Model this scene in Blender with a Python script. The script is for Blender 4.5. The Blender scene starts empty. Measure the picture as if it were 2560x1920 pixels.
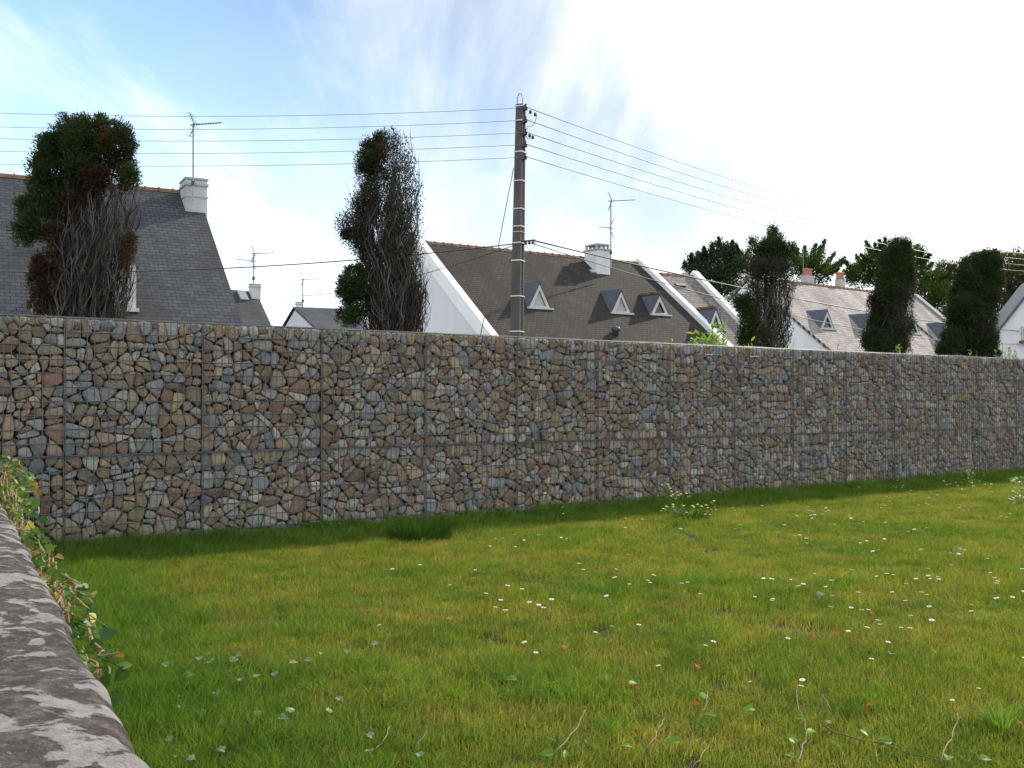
import bpy, math, random
import numpy as np
from mathutils import Vector, Matrix
R = math.radians
rng = np.random.default_rng(7)
random.seed(7)
sc = bpy.context.scene
col = sc.collection

# ---------------------------------------------------------------- camera
F = 2560.0; PITCH = R(0.828); EYE = 1.12
cam_d = bpy.data.cameras.new('camera'); cam = bpy.data.objects.new('camera', cam_d); col.objects.link(cam)
cam.location = (0, 0, EYE); cam.rotation_euler = (R(90) + PITCH, 0, 0)
cam_d.sensor_width = 36; cam_d.lens = 36; cam_d.clip_start = 0.05; cam_d.clip_end = 3000
sc.camera = cam
# ---------------------------------------------------------------- light
SUN_AZ, SUN_EL = R(37), R(32.5)
SKY_STRENGTH = 0.12
w = bpy.data.worlds.new('World'); sc.world = w; w.use_nodes = True
nt = w.node_tree; nt.nodes.clear()
def N(t, **k):
    n = nt.nodes.new(t)
    for a, b in k.items(): setattr(n, a, b)
    return n
L = lambda a, b: nt.links.new(a, b)
def M_(op, a, b=None, clamp=False):
    n = N('ShaderNodeMath', operation=op, use_clamp=clamp)
    for i, v in enumerate((a, b)):
        if v is None: continue
        if isinstance(v, (int, float)): n.inputs[i].default_value = v
        else: L(v, n.inputs[i])
    return n.outputs[0]
def RMP(v, a, b, c=0.0, d=1.0, smooth=True):
    n = N('ShaderNodeMapRange', interpolation_type='SMOOTHSTEP' if smooth else 'LINEAR')
    L(v, n.inputs['Value'])
    for k, x in zip(('From Min', 'From Max', 'To Min', 'To Max'), (a, b, c, d)): n.inputs[k].default_value = x
    return n.outputs[0]
sky = N('ShaderNodeTexSky', sky_type='NISHITA'); sky.sun_disc = False
sky.sun_elevation = SUN_EL; sky.sun_rotation = SUN_AZ
sky.air_density = 1.0; sky.dust_density = 1.2; sky.ozone_density = 2.0
tc = N('ShaderNodeTexCoord'); sep = N('ShaderNodeSeparateXYZ'); L(tc.outputs['Generated'], sep.inputs[0])
X, Y, Z = sep.outputs
den = M_('ADD', M_('MAXIMUM', Z, 0.0), 0.10)
cmb = N('ShaderNodeCombineXYZ'); L(M_('DIVIDE', X, den), cmb.inputs[0]); L(M_('DIVIDE', Y, den), cmb.inputs[1])
def cloud(scale, rot, sx, sy, detail, dist, off):
    mp = N('ShaderNodeMapping'); L(cmb.outputs[0], mp.inputs[0])
    mp.inputs['Rotation'].default_value = (0, 0, rot); mp.inputs['Scale'].default_value = (sx, sy, 1)
    mp.inputs['Location'].default_value = (off, off * 0.7, 0)
    n = N('ShaderNodeTexNoise'); L(mp.outputs[0], n.inputs['Vector'])
    n.inputs['Scale'].default_value = scale; n.inputs['Detail'].default_value = detail
    n.inputs['Roughness'].default_value = 0.6; n.inputs['Distortion'].default_value = dist
    return n.outputs[0]
c1 = cloud(0.55, R(35), 1.0, 0.28, 9, 0.6, 3.2)
c2 = cloud(1.6, R(-28), 1.0, 0.35, 10, 0.9, 9.1)
c3 = cloud(0.35, R(10), 1.0, 1.0, 4, 0.2, 5.0)
dotn = N('ShaderNodeVectorMath', operation='DOT_PRODUCT'); L(tc.outputs['Generated'], dotn.inputs[0])
SD = Vector((math.sin(SUN_AZ) * math.cos(SUN_EL), math.cos(SUN_AZ) * math.cos(SUN_EL), math.sin(SUN_EL)))
dotn.inputs[1].default_value = SD
prox = dotn.outputs['Value']
veil = RMP(prox, 0.82, 0.97)                       # bright cirrus veil thickens towards the sun
low = RMP(Z, 0.30, 0.0)                            # pale band above the horizon
cl = M_('ADD', M_('MULTIPLY', RMP(c1, 0.42, 0.68), 0.80), M_('MULTIPLY', RMP(c2, 0.45, 0.72), 0.55))
cl = M_('ADD', cl, M_('MULTIPLY', RMP(c3, 0.45, 0.7), 0.18))
cl = M_('MULTIPLY', cl, RMP(Z, 0.0, 0.12, 0.9, 1.0))
back = RMP(Y, 0.15, -0.35)                          # unseen bright cloud added behind the camera to light the shaded wall face
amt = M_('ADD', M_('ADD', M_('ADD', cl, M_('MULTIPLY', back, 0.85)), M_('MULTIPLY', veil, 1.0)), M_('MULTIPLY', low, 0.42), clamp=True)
mix = N('ShaderNodeMix', data_type='RGBA'); L(amt, mix.inputs[0])
hs = N('ShaderNodeHueSaturation'); hs.inputs['Saturation'].default_value = 0.98; L(RMP(prox, 0.45, 0.90, 1.38, 0.48), hs.inputs['Value'])
L(sky.outputs[0], hs.inputs['Color'])
tn = N('ShaderNodeMix', data_type='RGBA', blend_type='MULTIPLY'); tn.inputs[0].default_value = 1; L(hs.outputs[0], tn.inputs[6]); tn.inputs[7].default_value = (0.93, 1.04, 1.08, 1)
L(tn.outputs[2], mix.inputs[6])
cb = N('ShaderNodeMix', data_type='RGBA'); L(veil, cb.inputs[0])
cb.inputs[6].default_value = (7.0, 7.25, 7.6, 1); cb.inputs[7].default_value = (8.3, 8.3, 8.3, 1)
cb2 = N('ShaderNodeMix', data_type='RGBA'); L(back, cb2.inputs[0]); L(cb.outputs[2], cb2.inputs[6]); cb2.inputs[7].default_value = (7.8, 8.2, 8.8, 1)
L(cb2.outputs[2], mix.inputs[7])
bg = N('ShaderNodeBackground'); bg.inputs[1].default_value = SKY_STRENGTH
L(mix.outputs[2], bg.inputs[0])
out = N('ShaderNodeOutputWorld'); L(bg.outputs[0], out.inputs[0])
sl = bpy.data.lights.new('sun', 'SUN'); sl.energy = 3.0; sl.angle = R(0.8); sl.color = (1.0, 0.93, 0.82)
so = bpy.data.objects.new('sun', sl); col.objects.link(so)
so.rotation_euler = SD.to_track_quat('Z', 'Y').to_euler(); so.location = (20, 20, 30)
vs = sc.view_settings; vs.view_transform = 'Standard'; vs.look = 'None'; vs.exposure = 0.64; vs.gamma = 1

# ---------------------------------------------------------------- helpers
def ray(px, py):
    a = (px - 1280) / F; b = (960 - py) / F
    return np.array((a, math.cos(PITCH) - b * math.sin(PITCH), math.sin(PITCH) + b * math.cos(PITCH)))
def at(px, py, Yd):
    r = ray(px, py); return np.array((0, 0, EYE)) + r * (Yd / r[1])
def on_z(px, py, z=0.0):
    r = ray(px, py); return np.array((0, 0, EYE)) + r * ((z - EYE) / r[2])
def tag(o, label, cat, group=None, kind=None):
    if label: o['label'] = label
    if cat: o['category'] = cat
    if group: o['group'] = group
    if kind: o['kind'] = kind
    return o
def thing(name, loc, label, cat, group=None):
    o = bpy.data.objects.new(name, None); o.location = Vector(loc); o.empty_display_size = 0.2
    col.objects.link(o); return tag(o, label, cat, group)
def origin(o):
    v = Vector((0, 0, 0))
    while o is not None: v += o.location; o = o.parent
    return np.array(v)
def mk(name, V, Fs, mat, parent=None, smooth=False, uv=None, attrs=None, loc=None):
    """V (n,3) world coords, Fs: list of (m,k) arrays. One mesh object."""
    V = np.asarray(V, dtype=np.float64).reshape(-1, 3)
    org = origin(parent) if parent is not None else (np.zeros(3) if loc is None else np.asarray(loc, float))
    me = bpy.data.meshes.new(name)
    Fs = [np.asarray(f, dtype=np.int32) for f in Fs if len(f)]
    nl = sum(f.size for f in Fs); nf = sum(len(f) for f in Fs)
    me.vertices.add(len(V)); me.vertices.foreach_set('co', (V - org).ravel())
    me.loops.add(nl); me.loops.foreach_set('vertex_index', np.concatenate([f.ravel() for f in Fs]))
    me.polygons.add(nf)
    tot = np.concatenate([np.full(len(f), f.shape[1], dtype=np.int32) for f in Fs])
    st = np.concatenate([[0], np.cumsum(tot)[:-1]]).astype(np.int32)
    me.polygons.foreach_set('loop_start', st); me.polygons.foreach_set('loop_total', tot)
    me.polygons.foreach_set('use_smooth', np.full(nf, smooth))
    me.update(calc_edges=True)
    if uv is not None:
        l = me.uv_layers.new(name='UVMap'); l.data.foreach_set('uv', np.asarray(uv, float).ravel())
    for k, (ty, arr) in (attrs or {}).items():
        a = me.attributes.new(k, ty, 'POINT')
        a.data.foreach_set('color' if 'COLOR' in ty else ('vector' if 'VECTOR' in ty else 'value'), np.asarray(arr).ravel())
    me.validate()
    me.materials.append(mat)
    o = bpy.data.objects.new(name, me); col.objects.link(o)
    if parent is not None: o.parent = parent
    elif loc is not None: o.location = Vector(loc)
    return o
class MB:
    def __init__(s): s.v = []; s.f = []
    def add(s, vs, fs):
        n = len(s.v); s.v += [tuple(map(float, v)) for v in vs]; s.f += [tuple(n + i for i in f) for f in fs]; return s
    def box(s, c, ax, ay, az):      # centre, three half-axis vectors
        c, ax, ay, az = map(np.asarray, (c, ax, ay, az))
        vs = [c + i * ax + j * ay + k * az for i in (-1, 1) for j in (-1, 1) for k in (-1, 1)]
        return s.add(vs, [(0, 1, 3, 2), (4, 6, 7, 5), (0, 4, 5, 1), (2, 3, 7, 6), (0, 2, 6, 4), (1, 5, 7, 3)])
    def prism(s, poly, d):          # closed polygon (3-D points) extruded by d
        n = len(poly); d = np.asarray(d); a = [np.asarray(p) for p in poly]
        vs = a + [p + d for p in a]
        return s.add(vs, [tuple(range(n))[::-1], tuple(range(n, 2 * n))] + [(i, (i + 1) % n, n + (i + 1) % n, n + i) for i in range(n)])
    def tube(s, pts, r, k=6, cap=True):
        pts = [np.asarray(p, float) for p in pts]
        rr = r if hasattr(r, '__len__') else [r] * len(pts)
        vs = []; fs = []
        for i, p in enumerate(pts):
            t = pts[min(i + 1, len(pts) - 1)] - pts[max(i - 1, 0)]; t = t / (np.linalg.norm(t) + 1e-9)
            u = np.cross(t, (0, 0, 1.0)) if abs(t[2]) < 0.9 else np.cross(t, (0, 1.0, 0)); u /= np.linalg.norm(u); v = np.cross(t, u)
            for j in range(k):
                a = 2 * math.pi * j / k; vs.append(p + rr[i] * (math.cos(a) * u + math.sin(a) * v))
            if i:
                b = (i - 1) * k
                fs += [(b + j, b + (j + 1) % k, b + k + (j + 1) % k, b + k + j) for j in range(k)]
        if cap: fs += [tuple(range(k))[::-1], tuple(range(len(vs) - k, len(vs)))]
        return s.add(vs, fs)
    def lathe(s, base, prof, k=10, axis=(0, 0, 1)):
        base = np.asarray(base, float); ax = np.asarray(axis, float); ax /= np.linalg.norm(ax)
        u = np.cross(ax, (0.3, 1, 0.2)); u /= np.linalg.norm(u); v = np.cross(ax, u); vs = []; fs = []
        for i, (r, h) in enumerate(prof):
            vs += [base + ax * h + r * (math.cos(2 * math.pi * j / k) * u + math.sin(2 * math.pi * j / k) * v) for j in range(k)]
            if i: fs += [((i - 1) * k + j, (i - 1) * k + (j + 1) % k, i * k + (j + 1) % k, i * k + j) for j in range(k)]
        fs += [tuple(range(k))[::-1], tuple(range(len(vs) - k, len(vs)))]
        return s.add(vs, fs)
    def build(s, name, mat, parent=None, smooth=False, loc=None, uvf=None, bevel=0):
        org = origin(parent) if parent is not None else (np.zeros(3) if loc is None else np.asarray(loc, float))
        me = bpy.data.meshes.new(name); me.from_pydata([tuple(np.asarray(v) - org) for v in s.v], [], s.f)
        me.polygons.foreach_set('use_smooth', [smooth] * len(me.polygons)); me.materials.append(mat)
        import bmesh
        bm = bmesh.new(); bm.from_mesh(me); bmesh.ops.recalc_face_normals(bm, faces=bm.faces)
        if uvf:
            l = bm.loops.layers.uv.new('UVMap')
            for f in bm.faces:
                for lp in f.loops: lp[l].uv = uvf(np.array(lp.vert.co) + org)
        bm.to_mesh(me); bm.free()
        o = bpy.data.objects.new(name, me); col.objects.link(o)
        if bevel:
            b = o.modifiers.new('bevel', 'BEVEL'); b.width = bevel; b.segments = 2; b.limit_method = 'ANGLE'
        if parent is not None: o.parent = parent
        elif loc is not None: o.location = Vector(loc)
        return o

# ---------------------------------------------------------------- materials
class Mat:
    def __init__(s, name):
        s.m = bpy.data.materials.new(name); s.m.use_nodes = True; s.t = s.m.node_tree
        s.b = s.t.nodes['Principled BSDF']; s.out = s.t.nodes['Material Output']
    def n(s, t, **k):
        x = s.t.nodes.new(t)
        for a, b in k.items(): setattr(x, a, b)
        return x
    def l(s, a, b): s.t.links.new(a, b)
    def coord(s, kind='Object'): return s.n('ShaderNodeTexCoord').outputs[kind]
    def pos(s): return s.n('ShaderNodeNewGeometry').outputs['Position']
    def noise(s, scale, detail=4, rough=0.55, vec=None, sc=None, dist=0):
        x = s.n('ShaderNodeTexNoise'); x.inputs['Scale'].default_value = scale; x.inputs['Detail'].default_value = detail
        x.inputs['Roughness'].default_value = rough; x.inputs['Distortion'].default_value = dist
        v = vec if vec is not None else s.pos()
        if sc:
            m = s.n('ShaderNodeMapping'); s.l(v, m.inputs[0]); m.inputs['Scale'].default_value = sc; v = m.outputs[0]
        s.l(v, x.inputs['Vector']); return x.outputs[0]
    def ramp(s, v, stops, interp='LINEAR'):
        r = s.n('ShaderNodeValToRGB'); r.color_ramp.interpolation = interp
        e = r.color_ramp.elements
        while len(e) < len(stops): e.new(0.5)
        for el, (p, c) in zip(e, stops): el.position = p; el.color = (*c, 1) if len(c) == 3 else c
        s.l(v, r.inputs[0]); return r.outputs[0]
    def fac(s, v, a, b, c=0.0, d=1.0):
        n = s.n('ShaderNodeMapRange', interpolation_type='SMOOTHSTEP'); s.l(v, n.inputs['Value'])
        for k, x in zip(('From Min', 'From Max', 'To Min', 'To Max'), (a, b, c, d)): n.inputs[k].default_value = x
        return n.outputs[0]
    def mix(s, f, a, b, mode='MIX'):
        x = s.n('ShaderNodeMix', data_type='RGBA', blend_type=mode)
        for i, v in ((0, f), (6, a), (7, b)):
            if isinstance(v, (int, float)): x.inputs[i].default_value = v
            elif isinstance(v, tuple): x.inputs[i].default_value = (*v, 1)
            else: s.l(v, x.inputs[i])
        return x.outputs[2]
    def col(s, c, rough=0.7, spec=0.4, metal=0):
        if isinstance(c, tuple): s.b.inputs['Base Color'].default_value = (*c, 1)
        else: s.l(c, s.b.inputs['Base Color'])
        if isinstance(rough, (int, float)): s.b.inputs['Roughness'].default_value = rough
        else: s.l(rough, s.b.inputs['Roughness'])
        s.b.inputs['Specular IOR Level'].default_value = spec; s.b.inputs['Metallic'].default_value = metal; return s
    def bump(s, h, dist=0.01, strength=1.0):
        x = s.n('ShaderNodeBump'); x.inputs['Distance'].default_value = dist; x.inputs['Strength'].default_value = strength
        s.l(h, x.inputs['Height'])
        pr = s.b.inputs['Normal']
        if pr.is_linked: s.l(pr.links[0].from_socket, x.inputs['Normal'])
        s.l(x.outputs[0], pr); return s
    def leaf(s, transl=0.4, boost=None):
        t = s.n('ShaderNodeBsdfTranslucent'); mx = s.n('ShaderNodeMixShader'); mx.inputs[0].default_value = transl
        src = s.b.inputs['Base Color']
        if src.is_linked: c = src.links[0].from_socket
        else:
            r = s.n('ShaderNodeRGB'); r.outputs[0].default_value = src.default_value; c = r.outputs[0]
        if boost: c = s.mix(1.0, c, boost, 'MULTIPLY')
        s.l(c, t.inputs[0]); s.l(s.b.outputs[0], mx.inputs[1]); s.l(t.outputs[0], mx.inputs[2]); s.l(mx.outputs[0], s.out.inputs[0]); return s

def simple(name, c, rough=0.7, spec=0.4, metal=0, var=0.15, scale=6, bump=0.0):
    m = Mat(name); n = m.noise(scale, 5)
    a = tuple(x * (1 - var) for x in c); b = tuple(min(1, x * (1 + var)) for x in c)
    m.col(m.ramp(n, [(0.3, a), (0.7, b)]), rough, spec, metal)
    if bump: m.bump(m.noise(scale * 6, 5), bump)
    return m.m
def mat_rock():
    m = Mat('rock'); at_ = m.n('ShaderNodeAttribute', attribute_name='tint'); base = at_.outputs['Color']
    ob = m.pos()
    n1 = m.noise(14, 6, 0.65, ob, dist=0.4); n2 = m.noise(60, 4, 0.6, ob); n3 = m.noise(5, 3, 0.5, ob)
    c = m.mix(m.fac(n1, 0.35, 0.7, 0.0, 0.55), base, m.mix(1.0, base, (1.3, 1.13, 0.9), 'MULTIPLY'))
    c = m.mix(m.fac(n3, 0.45, 0.7, 0, 0.45), c, m.mix(1.0, base, (0.6, 0.62, 0.66), 'MULTIPLY'))
    c = m.mix(m.fac(n2, 0.52, 0.75, 0, 0.5), c, (0.46, 0.44, 0.40))
    c = m.mix(m.fac(m.noise(110, 3, 0.7, ob), 0.52, 0.72, 0, 0.55), c, m.mix(1.0, base, (0.35, 0.35, 0.36), 'MULTIPLY'))
    c = m.mix(m.fac(m.noise(9, 5, 0.6, ob, (1, 1, 3)), 0.62, 0.74, 0, 0.4), c, (0.18, 0.09, 0.045))
    m.col(c, 0.75, 0.35); m.bump(n1, 0.025, 1.0); m.bump(n2, 0.008, 0.9); return m.m
def mat_roof(name, c0, c1, moss, lichen, row=0.16, wid=0.22, rough=0.55, lic_amt=0.0, stain=0.5, spec=0.5):
    m = Mat(name); uv = m.coord('UV')
    def br(off):
        b = m.n('ShaderNodeTexBrick'); m.l(uv, b.inputs['Vector']); b.offset = 0.5
        b.inputs['Scale'].default_value = 1; b.inputs['Row Height'].default_value = row; b.inputs['Brick Width'].default_value = wid
        b.inputs['Mortar Size'].default_value = 0.012; b.inputs['Mortar Smooth'].default_value = 0.3; b.inputs['Bias'].default_value = off
        b.inputs['Color1'].default_value = (*c0, 1); b.inputs['Color2'].default_value = (*c1, 1)
        b.inputs['Mortar'].default_value = (*(x * 0.25 for x in c0), 1); return b
    b = br(0)
    c = b.outputs['Color']
    n = m.noise(0.9, 6, 0.65, uv); n2 = m.noise(0.35, 5, 0.6, uv, (1.6, 0.7, 1)); n3 = m.noise(5, 5, 0.7, uv)
    c = m.mix(m.fac(n2, 0.42, 0.68, 0, stain), c, moss)
    c = m.mix(m.fac(n, 0.55, 0.75, 0, 0.5), c, m.mix(1.0, c, (1.6, 1.5, 1.35), 'MULTIPLY'))
    c = m.mix(m.fac(n3, 0.62, 0.72, 0, lic_amt), c, lichen)
    m.col(c, rough, spec)
    # each course overlaps the next: saw-tooth height down the slope
    sp = m.n('ShaderNodeSeparateXYZ'); m.l(uv, sp.inputs[0])
    dv = m.n('ShaderNodeMath', operation='DIVIDE'); m.l(sp.outputs[1], dv.inputs[0]); dv.inputs[1].default_value = row
    fr = m.n('ShaderNodeMath', operation='FRACT'); m.l(dv.outputs[0], fr.inputs[0])
    iv = m.n('ShaderNodeMath', operation='SUBTRACT'); iv.inputs[0].default_value = 1; m.l(fr.outputs[0], iv.inputs[1])
    m.bump(iv.outputs[0], 0.012, 0.9)
    ivf = m.n('ShaderNodeMath', operation='SUBTRACT'); ivf.inputs[0].default_value = 1; m.l(b.outputs['Fac'], ivf.inputs[1])
    m.bump(ivf.outputs[0], 0.008, 0.9); m.bump(n3, 0.01, 0.6); return m.m

M = {}
M['rock'] = mat_rock()
M['wire'] = simple('galvanised_wire', (0.105, 0.11, 0.115), 0.5, 0.4, 0.1, 0.15, 3)
M['roof_dark'] = mat_roof('slate_dark', (0.040, 0.043, 0.047), (0.066, 0.069, 0.074), (0.026, 0.027, 0.026), (0.18, 0.17, 0.14), 0.17, 0.26, 0.7, 0.25, 0.85, 0.25)
M['roof_brown'] = mat_roof('slate_brown', (0.036, 0.032, 0.028), (0.058, 0.051, 0.045), (0.022, 0.020, 0.018), (0.20, 0.10, 0.04), 0.17, 0.24, 0.85, 0.35, 0.7, 0.12)
M['roof_grey'] = mat_roof('slate_grey', (0.16, 0.143, 0.132), (0.25, 0.225, 0.208), (0.09, 0.08, 0.073), (0.3, 0.25, 0.2), 0.20, 0.28, 0.8, 0.15, 0.4, 0.12)
M['roof_pale'] = mat_roof('slate_pale', (0.235, 0.213, 0.20), (0.37, 0.335, 0.315), (0.115, 0.103, 0.095), (0.4, 0.36, 0.3), 0.20, 0.28, 0.8, 0.3, 0.7, 0.12)
M['slate'] = simple('slate_plain', (0.075, 0.085, 0.10), 0.6, 0.4, 0, 0.25, 4)
M['white'] = simple('white_render', (0.80, 0.80, 0.78), 0.85, 0.2, 0, 0.05, 0.8, 0.003)
M['coping'] = simple('white_coping', (0.82, 0.82, 0.80), 0.8, 0.3, 0, 0.05, 2)
M['coping_grey'] = simple('grey_coping', (0.22, 0.22, 0.21), 0.8, 0.3, 0, 0.15, 2)
M['frame'] = simple('white_frame', (0.50, 0.50, 0.49), 0.5, 0.4, 0, 0.06, 3)
M['pane_white'] = simple('painted_panel', (0.42, 0.42, 0.40), 0.5, 0.4, 0, 0.12, 1.2)
M['ridge'] = simple('terracotta_ridge', (0.19, 0.095, 0.060), 0.8, 0.3, 0, 0.35, 4)
M['ridge_brown'] = simple('brown_ridge', (0.20, 0.12, 0.08), 0.8, 0.3, 0, 0.35, 4)
M['pot'] = simple('terracotta_pot', (0.45, 0.19, 0.11), 0.8, 0.3, 0, 0.15, 4)
M['mortar'] = simple('grey_render', (0.42, 0.42, 0.40), 0.85, 0.2, 0, 0.15, 2)
M['chim_grey'] = simple('weathered_render', (0.50, 0.51, 0.49), 0.85, 0.2, 0, 0.2, 1.5)
M['metal_dark'] = simple('dark_metal', (0.06, 0.065, 0.07), 0.5, 0.5, 0.3, 0.2, 4)
M['metal'] = simple('aluminium', (0.28, 0.29, 0.30), 0.45, 0.5, 0.6, 0.1, 4)
M['band'] = simple('steel_band', (0.62, 0.62, 0.58), 0.5, 0.5, 0.1, 0.1, 4)
M['cable'] = simple('cable', (0.055, 0.055, 0.06), 0.6, 0.4, 0, 0.1, 4)
M['copper_wire'] = simple('bare_wire', (0.20, 0.23, 0.25), 0.5, 0.4, 0.2, 0.1, 4)
M['blue'] = simple('blue_paint', (0.22, 0.52, 0.60), 0.6, 0.4, 0, 0.05, 2)
m = Mat('white_render_streaked'); n_ = m.noise(1.3, 5, 0.6, None, (1, 1, 0.12)); n2_ = m.noise(0.6, 4)
m.col(m.mix(m.fac(n2_, 0.5, 0.75, 0, 0.3), m.ramp(n_, [(0.35, (0.655, 0.665, 0.665)), (0.6, (0.70, 0.71, 0.72))]), (0.55, 0.55, 0.52)), 0.85, 0.2); m.bump(m.noise(40, 4), 0.004); M['white'] = m.m
m = Mat('glass_pane'); m.col((0.02, 0.025, 0.03), 0.08, 0.6); M['glass'] = m.m
def mat_pole():
    m = Mat('pole_concrete'); n = m.noise(3, 6, 0.65, None, (1, 1, 0.25)); n2 = m.noise(30, 4)
    c = m.ramp(n, [(0.3, (0.07, 0.063, 0.056)), (0.55, (0.11, 0.10, 0.09)), (0.8, (0.16, 0.148, 0.135))])
    m.col(c, 0.85, 0.25); m.bump(n2, 0.006); return m.m
M['pole'] = mat_pole()
def mat_bark(name, c):
    m = Mat(name); n = m.noise(12, 5, 0.6, None, (1, 1, 0.2))
    m.col(m.ramp(n, [(0.3, tuple(x * 0.6 for x in c)), (0.7, tuple(x * 1.35 for x in c))]), 0.9, 0.15); return m.m
M['bark'] = mat_bark('bark', (0.042, 0.034, 0.028)); M['dead'] = mat_bark('dead_twigs', (0.115, 0.104, 0.092))
def mat_leaf(name, cols, transl=0.25, rough=0.65, nsc=1.4):
    m = Mat(name); g = m.n('ShaderNodeNewGeometry'); ri = g.outputs['Random Per Island']
    a = m.ramp(ri, [(i / (len(cols) - 1), c) for i, c in enumerate(cols)])
    n = m.noise(nsc, 4)
    c = m.mix(m.fac(n, 0.35, 0.68, 0.0, 0.6), a, m.mix(1.0, a, (1.5, 1.35, 1.0), 'MULTIPLY'))
    m.col(c, rough, 0.15); m.leaf(transl, (1.2, 1.3, 0.7)); return m.m
M['cyp'] = mat_leaf('cypress_foliage', [(0.020, 0.036, 0.014), (0.034, 0.058, 0.019), (0.052, 0.076, 0.026)], 0.15)
M['cyp_brown'] = mat_leaf('cypress_brown', [(0.034, 0.023, 0.014), (0.062, 0.034, 0.019), (0.045, 0.038, 0.022)], 0.15)
M['cyp_rust'] = mat_leaf('cypress_rust', [(0.11, 0.042, 0.016), (0.16, 0.066, 0.026)], 0.2)
M['cyp_dull'] = mat_leaf('cypress_dull', [(0.036, 0.046, 0.034), (0.050, 0.058, 0.040), (0.056, 0.050, 0.036)], 0.12)
M['far_green'] = mat_leaf('far_conifer', [(0.025, 0.05, 0.028), (0.035, 0.062, 0.03), (0.05, 0.085, 0.03)], 0.15, nsc=0.4)
M['macro'] = mat_leaf('macrocarpa', [(0.03, 0.06, 0.015), (0.045, 0.085, 0.02), (0.075, 0.11, 0.025)], 0.25, nsc=0.4)
M['broad'] = mat_leaf('broadleaf', [(0.045, 0.06, 0.02), (0.07, 0.075, 0.025), (0.075, 0.06, 0.03)], 0.25, nsc=0.4)
M['laurel'] = mat_leaf('laurel', [(0.12, 0.22, 0.03), (0.20, 0.32, 0.05), (0.28, 0.36, 0.08)], 0.45, 0.35)
M['sprig'] = mat_leaf('sprig', [(0.14, 0.16, 0.05), (0.22, 0.22, 0.10), (0.3, 0.28, 0.14)], 0.4)
M['ivy'] = mat_leaf('ivy', [(0.035, 0.085, 0.018), (0.07, 0.14, 0.025), (0.10, 0.18, 0.03)], 0.25, 0.4, 9)
M['ivy_old'] = mat_leaf('ivy_old', [(0.42, 0.28, 0.04), (0.36, 0.33, 0.12), (0.17, 0.06, 0.025), (0.45, 0.45, 0.32)], 0.3, 0.5, 9)
M['ivy_stem'] = simple('ivy_stem', (0.33, 0.20, 0.09), 0.8, 0.3, 0, 0.3, 20)
M['twig'] = simple('dry_twig', (0.27, 0.19, 0.13), 0.8, 0.3, 0, 0.3, 30)
M['twig_red'] = simple('red_twig', (0.14, 0.05, 0.035), 0.7, 0.3, 0, 0.3, 30)
M['weed_pale'] = mat_leaf('pale_leaf', [(0.14, 0.23, 0.13), (0.20, 0.28, 0.18), (0.10, 0.20, 0.09)], 0.2, 0.45, 9)
M['weed_green'] = mat_leaf('weed_leaf', [(0.09, 0.19, 0.03), (0.13, 0.25, 0.04), (0.16, 0.28, 0.05)], 0.4, 0.45, 9)
M['weed_red'] = mat_leaf('red_leaf', [(0.42, 0.07, 0.03), (0.40, 0.15, 0.04)], 0.35, 0.5, 9)
M['petal'] = simple('petal', (0.86, 0.86, 0.84), 0.6, 0.3, 0, 0.02)
M['yolk'] = simple('flower_centre', (0.72, 0.45, 0.03), 0.7, 0.3, 0, 0.1)
M['yellow'] = simple('yellow_petal', (0.75, 0.72, 0.22), 0.7, 0.3, 0, 0.1)
M['stem'] = simple('green_stem', (0.10, 0.19, 0.035), 0.7, 0.3, 0, 0.2)
def mat_grass(name, A, B, C, transl=0.5):
    m = Mat(name); ri = m.n('ShaderNodeNewGeometry').outputs['Random Per Island']; oi = m.n('ShaderNodeObjectInfo').outputs['Random']
    p = m.noise(0.55, 5, 0.62, None, (1, 1.6, 0)); p2 = m.noise(2.6, 4, 0.6, None, (1, 1, 0))
    c = m.mix(m.fac(p, 0.38, 0.62), A, B)
    c = m.mix(m.fac(p2, 0.5, 0.72, 0, 0.75), c, C)
    v = m.ramp(ri, [(0.0, (0.62, 0.66, 0.55)), (0.5, (1, 1, 1)), (0.88, (1.2, 1.18, 1.05)), (1.0, (1.5, 1.35, 1.2))])
    c = m.mix(1.0, c, v, 'MULTIPLY')
    v2 = m.ramp(oi, [(0.0, (0.66, 0.70, 0.68)), (1.0, (1.3, 1.24, 1.15))])
    c = m.mix(1.0, c, v2, 'MULTIPLY')
    m.col(c, 0.65, 0.12); m.leaf(transl, (1.25, 1.2, 0.55)); return m.m
M['grass'] = mat_grass('lawn_grass', (0.165, 0.225, 0.042), (0.245, 0.262, 0.062), (0.285, 0.245, 0.092))
M['grass_dark'] = mat_grass('dark_grass', (0.030, 0.080, 0.014), (0.042, 0.095, 0.018), (0.05, 0.10, 0.02), 0.3)
M['grass_lush'] = mat_grass('lush_grass', (0.095, 0.185, 0.030), (0.135, 0.232, 0.040), (0.175, 0.235, 0.05))
def mat_ground():
    m = Mat('soil'); n = m.noise(1.2, 6, 0.6); n2 = m.noise(25, 5, 0.7)
    c = m.mix(m.fac(n, 0.4, 0.6), (0.045, 0.050, 0.018), (0.07, 0.052, 0.028))
    c = m.mix(m.fac(n2, 0.5, 0.75, 0, 0.6), c, (0.11, 0.085, 0.05)); m.col(c, 0.95, 0.1); m.bump(n2, 0.02); return m.m
M['soil'] = mat_ground()
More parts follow.
